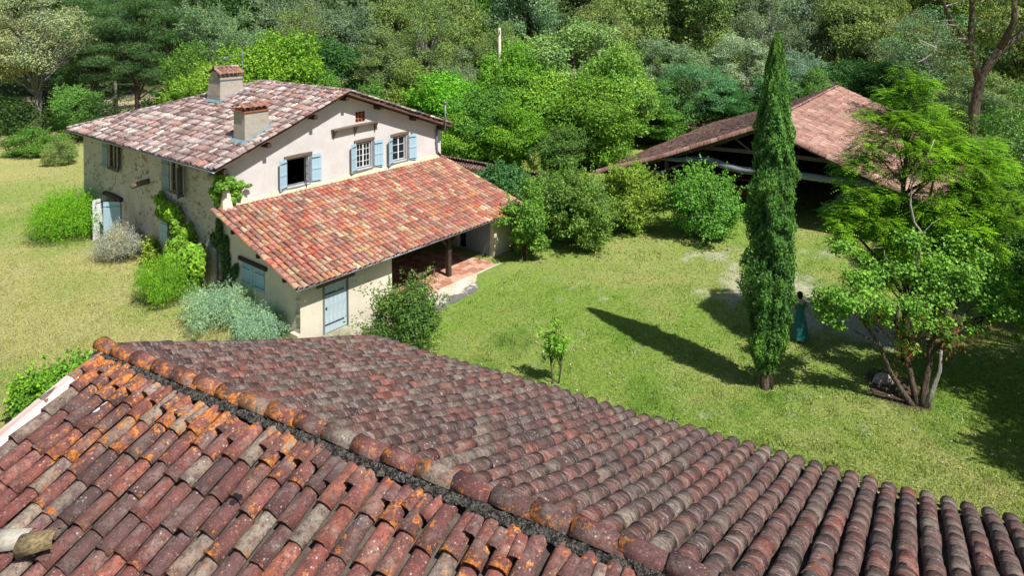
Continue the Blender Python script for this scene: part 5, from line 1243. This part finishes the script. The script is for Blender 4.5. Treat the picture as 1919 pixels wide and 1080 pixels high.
low = cl[(cl[:, 2] < 3.1) & (cl[:, 0] > -1.5) & (cl[:, 0] < 2.2)]; n = 900; k = g.integers(len(low), size=n); P = low[k, :3]+g.normal(size=(n, 3))*.16+np.array([0, 0, -.1])
o = link('seed_pods', cloud_mesh('seed_pods', leaves(P, unit(n, g), .11, g, .3, 0, 2.), g.random(n)), JT); o.color = (.30, .13, .06, 1)
mb = MB()
mb.tube([(0, 0, -.2), (-.35, .1, .35), (-.75, .1, 1.0), (-1.05, .1, 1.8), (-1.5, .2, 2.5), (-2.2, .2, 3.1)], [.13, .09, .075, .06, .045, .025], 8)
mb.tube([(.05, 0, -.2), (.0, .2, .6), (-.15, .3, 1.5), (-.45, .3, 2.3), (-.3, .3, 3.3)], [.12, .09, .075, .055, .03], 8)
mb.tube([(.1, 0, -.2), (.25, .0, .5), (.45, .1, 1.2), (.5, .1, 1.8), (.9, .2, 2.6), (1.6, .2, 3.4)], [.13, .10, .09, .07, .05, .03], 8)
mb.tube([(-1.0, .1, 1.7), (-1.35, .1, 2.0), (-1.8, .1, 2.2)], [.05, .035, .015], 6); mb.tube([(.48, .1, 1.5), (1.0, 0, 2.1), (1.9, 0, 2.6), (2.8, .1, 2.9)], [.07, .05, .035, .02], 6)
mb.tube([(-.1, .3, 1.4), (.4, .2, 2.0), (.8, .2, 2.6)], [.07, .05, .03], 6)
for i in range(30): c = Vector(cl[g.integers(len(cl)), :3]); b = Vector((c.x*.55, .2, min(c.z-.5, 2.4))); mb.tube([b, b.lerp(c, .5)+Vector((0, 0, .08)), c], [.03, .02, .008], 5, False)
mb.build('trunk', M['bark'], JT)
mb = MB(); mb.tube([(.2, -.1, -.1), (.42, -.12, .5), (.66, -.1, 1.1), (.74, -.05, 1.7)], [.09, .075, .06, .04], 7); mb.build('pale_trunk', M['barkpale'], JT)
# stone and log in the bare soil under it
bm = bmesh.new(); bmesh.ops.create_icosphere(bm, subdivisions=2, radius=.3)
for v in bm.verts: v.co = Vector((v.co.x*1.1, v.co.y*.6, v.co.z*.75))*(1+.25*math.sin(v.co.x*9+v.co.y*5)+.1*random.uniform(-1, 1))
me = bpy.data.meshes.new('boulder'); bm.to_mesh(me); bm.free(); me.materials.append(plain('pinkish_stone', (.42, .36, .34), .9, .3, 4, .01)); o = link('boulder', me); o.location = (11.75, 22.7, .05); tag(o, 'pinkish stone lying in the bare soil under the leaning trunks', 'stone')

# ------------------------------------------------------------------ shrubs round the house and the barn
def shrub(label, px, py, rx, h, n, leaf, col, seed, name='shrub', cat='shrub', nc=36, clump=.30, aspect=.6, stems=4, low=-.8, flat=.9, up=0., droop=0., hollow=.45, shoots=.45, ry=None, x=None, y=None, rz=None):
    if x is None:
        Y = F_PX*12.2/(py-14); x = (px-960)/F_PX*Y; y = Y
    ms = make_tree(seed, rx, (rz or h*.52), h, n, leaf, nc, clump, hollow, low, flat, aspect, nb=14, r0=.035, stems=stems, up=up, droop=droop, ry=ry, name='foliage', shoots=shoots)
    return plant(name, cat, label, ms, x, y, col, 0, group=None, parts=('foliage', 'stem'))
shrub('dense round green shrub beside the store door of the lean-to', 755, 632, 1.5, 2.75, 15000, .085, (.065, .125, .025), 201, shoots=.75, x=-4.15, y=25.4, hollow=.3)
shrub('upright shrub hugging the right end wall of the lean-to', 978, 493, 1.15, 3.6, 14000, .105, (.10, .20, .03), 202, x=.5, y=34.0)
shrub('large rounded hazel shrub right of the lean-to', 1095, 480, 2.05, 3.75, 28000, .105, (.10, .175, .035), 203, shoots=.75, x=3.35, y=35.8)
shrub('yellow green shrub in front of the left end of the barn', 1180, 440, 1.6, 3.6, 18000, .11, (.14, .22, .03), 204, shoots=.75, x=6.3, y=38.2)
shrub('broad bright green shrub in front of the barn opening', 1308, 460, 2.15, 3.7, 26000, .11, (.09, .215, .035), 205, shoots=.75, x=9.9, y=36.6)
shrub('dark shrub between the lean-to end shrub and the hazel', 1030, 455, 1.4, 3.6, 12000, .12, (.075, .15, .03), 206, shoots=.75, x=2.0, y=38.2)
shrub('ivy green shrub against the garden wall', 955, 400, 1.6, 3.0, 12000, .12, (.045, .13, .04), 207, x=-.6, y=42.0)
shrub('pale yellow green shrub over the end of the garden wall', 1000, 395, 1.1, 2.9, 8000, .12, (.18, .22, .05), 208, x=1.2, y=43.5)
shrub('slender sapling alone on the lawn behind the foreground roof', 1037, 722, .38, 2.6, 1300, .09, (.13, .26, .03), 209, 'sapling', 'sapling', 16, .45, x=1.32, y=22.9, hollow=.1, stems=2)
shrub('wide bright green mound of a bush by the far corner of the farmhouse', 108, 460, 2.4, 1.7, 30000, .10, (.105, .25, .012), 210, x=-23.3, y=37.6, nc=50, clump=.4, aspect=.25, low=-.2, flat=.8, up=.3)
shrub('silvery lavender bush in front of the blue door', 222, 500, 1.15, 1.35, 20000, .09, (.25, .26, .23), 211, 'lavender_bush', 'shrub', 34, .42, .16, 3, -.1, .9, .0, -.9, x=-18.75, y=34.1)
shrub('small yellow green plant right of the lavender bush', 280, 490, .62, 1.2, 5000, .1, (.17, .24, .03), 212, x=-17.0, y=33.6)
shrub('bright green rosemary bush below the climbing vine', 295, 578, 1.15, 1.5, 26000, .10, (.115, .245, .018), 213, 'rosemary_bush', 'shrub', 44, .36, .16, 3, -.3, .9, 0, -1.2, x=-14.5, y=29.4)
shrub('pale grey green cotton lavender beside the rosemary', 395, 618, 1.35, 1.05, 24000, .085, (.20, .31, .20), 214, 'santolina', 'shrub', 40, .38, .18, 3, -.2, .8, 0, -.7, x=-11.5, y=27.4)
shrub('second pale cotton lavender nearer the foreground roof', 480, 635, 1.05, .85, 15000, .08, (.19, .30, .21), 215, 'santolina', 'shrub', 30, .4, .18, 3, -.2, .8, 0, -.7, x=-9.6, y=26.3)
shrub('thin grey lavender along the foot of the lean-to side wall', 500, 600, .8, .8, 6000, .09, (.13, .16, .12), 216, 'lavender_bush', 'shrub', 22, .35, .14, 3, -.2, .9, 0, -1, x=-8.75, y=27.3)
shrub('little dry lavender tuft at the front corner of the lean-to', 592, 640, .42, .4, 2500, .08, (.24, .25, .15), 217, 'lavender_bush', 'shrub', 14, .4, .14, 2, -.1, .9, 0, -1, x=-6.9, y=25.3)
shrub('weedy green plant at the left edge below the foreground verge', 40, 790, .95, 1.1, 5000, .11, (.10, .22, .02), 218, x=-14.4, y=21.6)
shrub('second weedy green plant nearer the roof peak', 90, 700, .7, 1.0, 3500, .11, (.09, .2, .02), 219, x=-14.0, y=22.8)
# offscreen neighbours on the right whose shade reaches the lawn
for i, (x, y, h, w_) in enumerate(((17.6, 15.6, 8.5, 6.0), (18.6, 19.2, 9.5, 6.0), (20.5, 22.5, 9, 6.0), (16.6, 11.6, 8.0, 5.5), (22, 28.5, 10, 7))):
    plant('tree', 'tree', ('leafy tree beyond the right edge, %s' % ('nearest the cropped lawn shade', 'second along the shaded lawn', 'third along the shaded lawn', 'closest to the camera', 'beside the barn corner')[i]), (soft[i % 2] if i in (0, 1) else thin[0]), x, y, MID, i*1.3, ((w_/8.6, w_/8.6, h/10) if i in (0, 1) else (w_/10.8, w_/10.8, h/13.5)))

# ------------------------------------------------------------------ climbers on the farmhouse
def climber(name, label, spots, n, leaf, col, seed, stems=()):
    g = np.random.default_rng(seed); e = empty(name, label, 'climber', hw(*spots[0][:2], 0), HY)
    off = np.array([spots[0][0], spots[0][1], 0]); S = np.array([s[:3] for s in spots])-off; R_ = np.array([s[3:6] for s in spots]); cl = []; 
    for s, r in zip(S, R_):
        for j in range(5): q = unit(1, g)[0]*r*.6; cl.append(np.concatenate([s+q, r*(.35+.3*g.random())]))
    cl = np.array(cl); w = cl[:, 3]*cl[:, 4]+cl[:, 4]*cl[:, 5]+cl[:, 3]*cl[:, 5]; k = g.choice(len(cl), n, p=w/w.sum()); d = unit(n, g); P = cl[k, :3]+d*cl[k, 3:]*(.7+.5*g.random(n))[:, None]
    N = d+np.array([-.5, -.3, .5]); o = link('foliage', cloud_mesh('foliage', leaves(P, N, leaf, g, .85, .0, .5), np.clip(.5+.3*(g.random(len(cl))[k]-.5)+.22*g.normal(size=n), 0, 1)), e); o.color = (*[c*1.25 for c in col], 1)
    mb = MB()
    for st in stems: mb.tube([Vector(p)-Vector(off) for p in st], [.05-.03*i/len(st) for i in range(len(st))], 6)
    if stems: mb.build('stem', M['bark'], e)
    return e
climber('grape_vine', 'large bright green vine climbing the stone side wall of the farmhouse',
  [(-.25, 5.3, 3.4, .2, .4, .5), (-.25, 4.6, 3.2, .25, .5, .5), (-.3, 3.9, 2.9, .3, .6, .6), (-.35, 3.2, 2.6, .35, .6, .65), (-.4, 2.6, 2.2, .45, .6, .7), (-.7, 2.2, 1.5, .6, .7, .8), (-.85, 1.7, 1.6, .6, .65, .8), (-.5, 3.4, 1.6, .35, .4, .6), (-.8, 1.5, .9, .5, .7, .7), (-.7, 2.5, .8, .5, .5, .6), (-.6, 1.0, 2.0, .4, .4, .4), (-.7, .8, 1.2, .45, .45, .6), (-.25, 5.0, 2.75, .2, .4, .3)], 21000, .12, (.15, .29, .025), 301,
  [[(-.3, 2.2, 0), (-.3, 2.4, 1.5), (-.25, 3.5, 2.7), (-.2, 5.0, 3.3)], [(-.4, 1.6, 0), (-.5, 1.5, 1.2), (-.4, 1.2, 2)]])
climber('grape_vine', 'vine tuft hanging from the front corner of the main roof',
  [(-.15, -.15, 5.15, .3, .25, .3), (-.1, -.2, 4.8, .4, .3, .3), (.3, -.25, 4.95, .3, .2, .25), (.7, -.25, 4.75, .25, .15, .15), (-.2, .1, 4.5, .25, .25, .3), (-.2, .1, 4.1, .15, .15, .25), (.45, -.2, 4.45, .2, .12, .25), (.7, -.2, 4.2, .15, .1, .15), (1.05, -.25, 4.6, .15, .08, .08), (.35, -.2, 4.1, .18, .1, .15)], 3200, .12, (.125, .25, .03), 302,
  [[(-.1, .1, 3.9), (-.12, .0, 4.6), (-.1, -.1, 5.2)], [(.2, -.1, 5.1), (.5, -.15, 4.6), (.75, -.12, 4.1)], [(.1, -.1, 4.9), (.35, -.12, 4.4), (.4, -.1, 4.0)]])
climber('ivy', 'dark ivy hanging down the lean-to side wall under the verge',
  [(-.15, -.1, 3.0, .15, .25, .4), (-.15, -.3, 2.4, .15, .3, .5), (-.15, -.4, 1.7, .15, .3, .5), (-.12, -.8, 1.2, .1, .4, .3), (-.12, -1.2, 1.5, .1, .2, .3), (-.12, -.6, .7, .12, .4, .4), (-.12, .3, 2.6, .15, .3, .4)], 5200, .10, (.05, .11, .03), 303, [[(-.1, -.2, 0), (-.1, -.3, 1.5), (-.1, -.1, 3.2)]])
climber('climbing_plant', 'pale climber with small leaves on the end pier of the porch',
  [(12.5, -5.5, 1.2, .2, .3, .5), (12.4, -5.75, .6, .3, .15, .4), (12.2, -5.8, .25, .35, .15, .2)], 2200, .08, (.13, .23, .06), 304, [[(12.45, -5.7, 0), (12.45, -5.7, 1.5)]])

# ------------------------------------------------------------------ concrete pole in the wood
PL = empty('utility_pole', 'pale concrete utility pole standing among the trees', 'pole', (-1.1, 61.5, 0))
mb = MB(); mb.tube([(0, 0, -.3), (0, 0, 10.4)], [.17, .12], 8); mb.build('pole', plain('pole_concrete', (.55, .5, .4), .9, .2), PL)
mb = MB(); mb.span((-.05, -.3, 9.9), (.05, .3, 10.0)); mb.tube([(0, -.25, 10), (0, -.25, 10.2)], .04, 6); mb.tube([(0, .25, 10), (0, .25, 10.2)], .04, 6); mb.build('insulator_bracket', M['zinc'], PL)

# ------------------------------------------------------------------ woman by the cypress
def person():
    x, y = 10.31, 25.5; e = empty('person', 'person in a long teal dress, dark hair in a bun, standing right of the cypress', 'person', (x, y, G(x, y)), R(-25))
    # local: faces +y (away from the camera), x to her right
    J = [((0, 0, .98), (.145, .115)), ((0, .01, 1.14), (.115, .09)), ((0, .0, 1.32), (.145, .10)), ((0, -.01, 1.46), (.11, .07)), ((0, .0, 1.53), (.052, .052)), ((0, .02, 1.60), (.075, .085)), ((0, .02, 1.70), (.085, .10)), ((0, .015, 1.78), (.06, .07)),
         ((.16, -.01, 1.445), (.055, .055)), ((.215, -.02, 1.17), (.042, .042)), ((.20, .18, 1.08), (.032, .032)), ((.185, .25, 1.07), (.03, .018)),
         ((-.16, -.01, 1.445), (.055, .055)), ((-.215, -.02, 1.17), (.042, .042)), ((-.15, .19, 1.12), (.032, .032)), ((-.13, .25, 1.13), (.03, .018)),
         ((.09, 0, .88), (.09, .09)), ((.10, .015, .50), (.058, .06)), ((.10, -.02, .10), (.038, .042)), ((.105, .10, .035), (.035, .03)),
         ((-.09, 0, .88), (.09, .09)), ((-.10, .015, .50), (.058, .06)), ((-.10, -.02, .10), (.038, .042)), ((-.105, .10, .035), (.035, .03))]
    E_ = [(0, 1), (1, 2), (2, 3), (3, 4), (4, 5), (5, 6), (6, 7), (3, 8), (8, 9), (9, 10), (10, 11), (3, 12), (12, 13), (13, 14), (14, 15), (0, 16), (16, 17), (17, 18), (18, 19), (0, 20), (20, 21), (21, 22), (22, 23)]
    # fingers, five to a hand
    for base, sx in ((11, 1), (15, -1)):
        bx, by, bz = J[base][0]
        for i, (dx, l, dz) in enumerate(((-.03*sx, .05, .012), (-.018*sx, .075, 0), (-.004*sx, .082, 0), (.01*sx, .076, 0), (.022*sx, .06, 0))):
            a = len(J); J.append(((bx+dx, by+l*.5, bz+dz), (.009, .009))); J.append(((bx+dx*1.2, by+l, bz+dz-.02), (.007, .007))); E_ += [(base, a), (a, a+1)]
    me = bpy.data.meshes.new('body'); me.from_pydata([j[0] for j in J], E_, []); me.materials.append(plain('skin', (.50, .31, .22), .6, .08, 4, .0005))
    o = link('body', me, e); sk = o.modifiers.new('skin', 'SKIN'); sl = me.skin_vertices[0].data if me.skin_vertices else None
    if sl is None: bm = bmesh.new(); bm.from_mesh(me); bm.verts.layers.skin.verify(); bm.to_mesh(me); bm.free(); sl = me.skin_vertices[0].data
    for i, j in enumerate(J): sl[i].radius = j[1]; sl[i].use_root = (i == 0)
    sk.use_smooth_shade = True; ss = o.modifiers.new('sub', 'SUBSURF'); ss.levels = 1; ss.render_levels = 1
    # long dress: bodice and full skirt with folds
    mb = MB(); n = 40; rows = [(1.475, .085, .055), (1.44, .165, .085), (1.38, .17, .10), (1.28, .165, .115), (1.18, .14, .105), (1.10, .128, .10), (1.03, .145, .12), (.92, .18, .155), (.75, .205, .18), (.5, .235, .21), (.28, .265, .24), (.13, .285, .26)]
    V = []; F = []
    for j, (z, rx, ry) in enumerate(rows):
        for k in range(n):
            a = 2*math.pi*k/n; fo = 1+(.06*max(0, (1.0-z))*math.sin(a*9+z*2)); V.append((math.cos(a)*rx*fo, math.sin(a)*ry*fo, z))
    for j in range(len(rows)-1):
        for k in range(n): F.append((j*n+k, (j+1)*n+k, (j+1)*n+(k+1) % n, j*n+(k+1) % n))
    mb.add(V, F, True)
    for s in (-1, 1): mb.tube([(s*.12, -.01, 1.455), (s*.175, -.01, 1.43), (s*.2, -.015, 1.31)], [.062, .068, .062], 10, False)
    mb.build('dress', plain('teal_cloth', (.03, .17, .165), .85, .15, 6, .003), e)
    hair = MB(); hm = plain('dark_hair', (.02, .014, .012), .6, .3, 20, .002)
    hair.lathe([(.0, 1.565), (.06, 1.58), (.096, 1.64), (.104, 1.71), (.092, 1.78), (.055, 1.82), (0, 1.83)], (0, -.022, 0), 16, 1, 1.06); hair.build('hair', hm, e)
    b = MB(); b.lathe([(0, -.065), (.045, -.05), (.068, 0), (.045, .05), (0, .065)], (-.02, -.115, 1.80), 14); b.build('hair_bun', hm, e)
    for s in (-1, 1): sh = MB(); sh.lathe([(.05, 0), (.055, .02), (.048, .05), (.03, .075)], (s*.103, .06, -.0), 12, .9, 2.1); sh.build('shoe', M['whitepaint'], e)
    bag = MB(); bag.span((.12, .24, 1.07), (.22, .27, 1.19)); bag.build('held_paper', M['whitepaint'], None)
    o = bpy.data.objects['held_paper']; o.parent = None; tag(o, 'pale folded paper held by the person in the teal dress', 'paper'); o.matrix_world = e.matrix_basis.copy()
person()
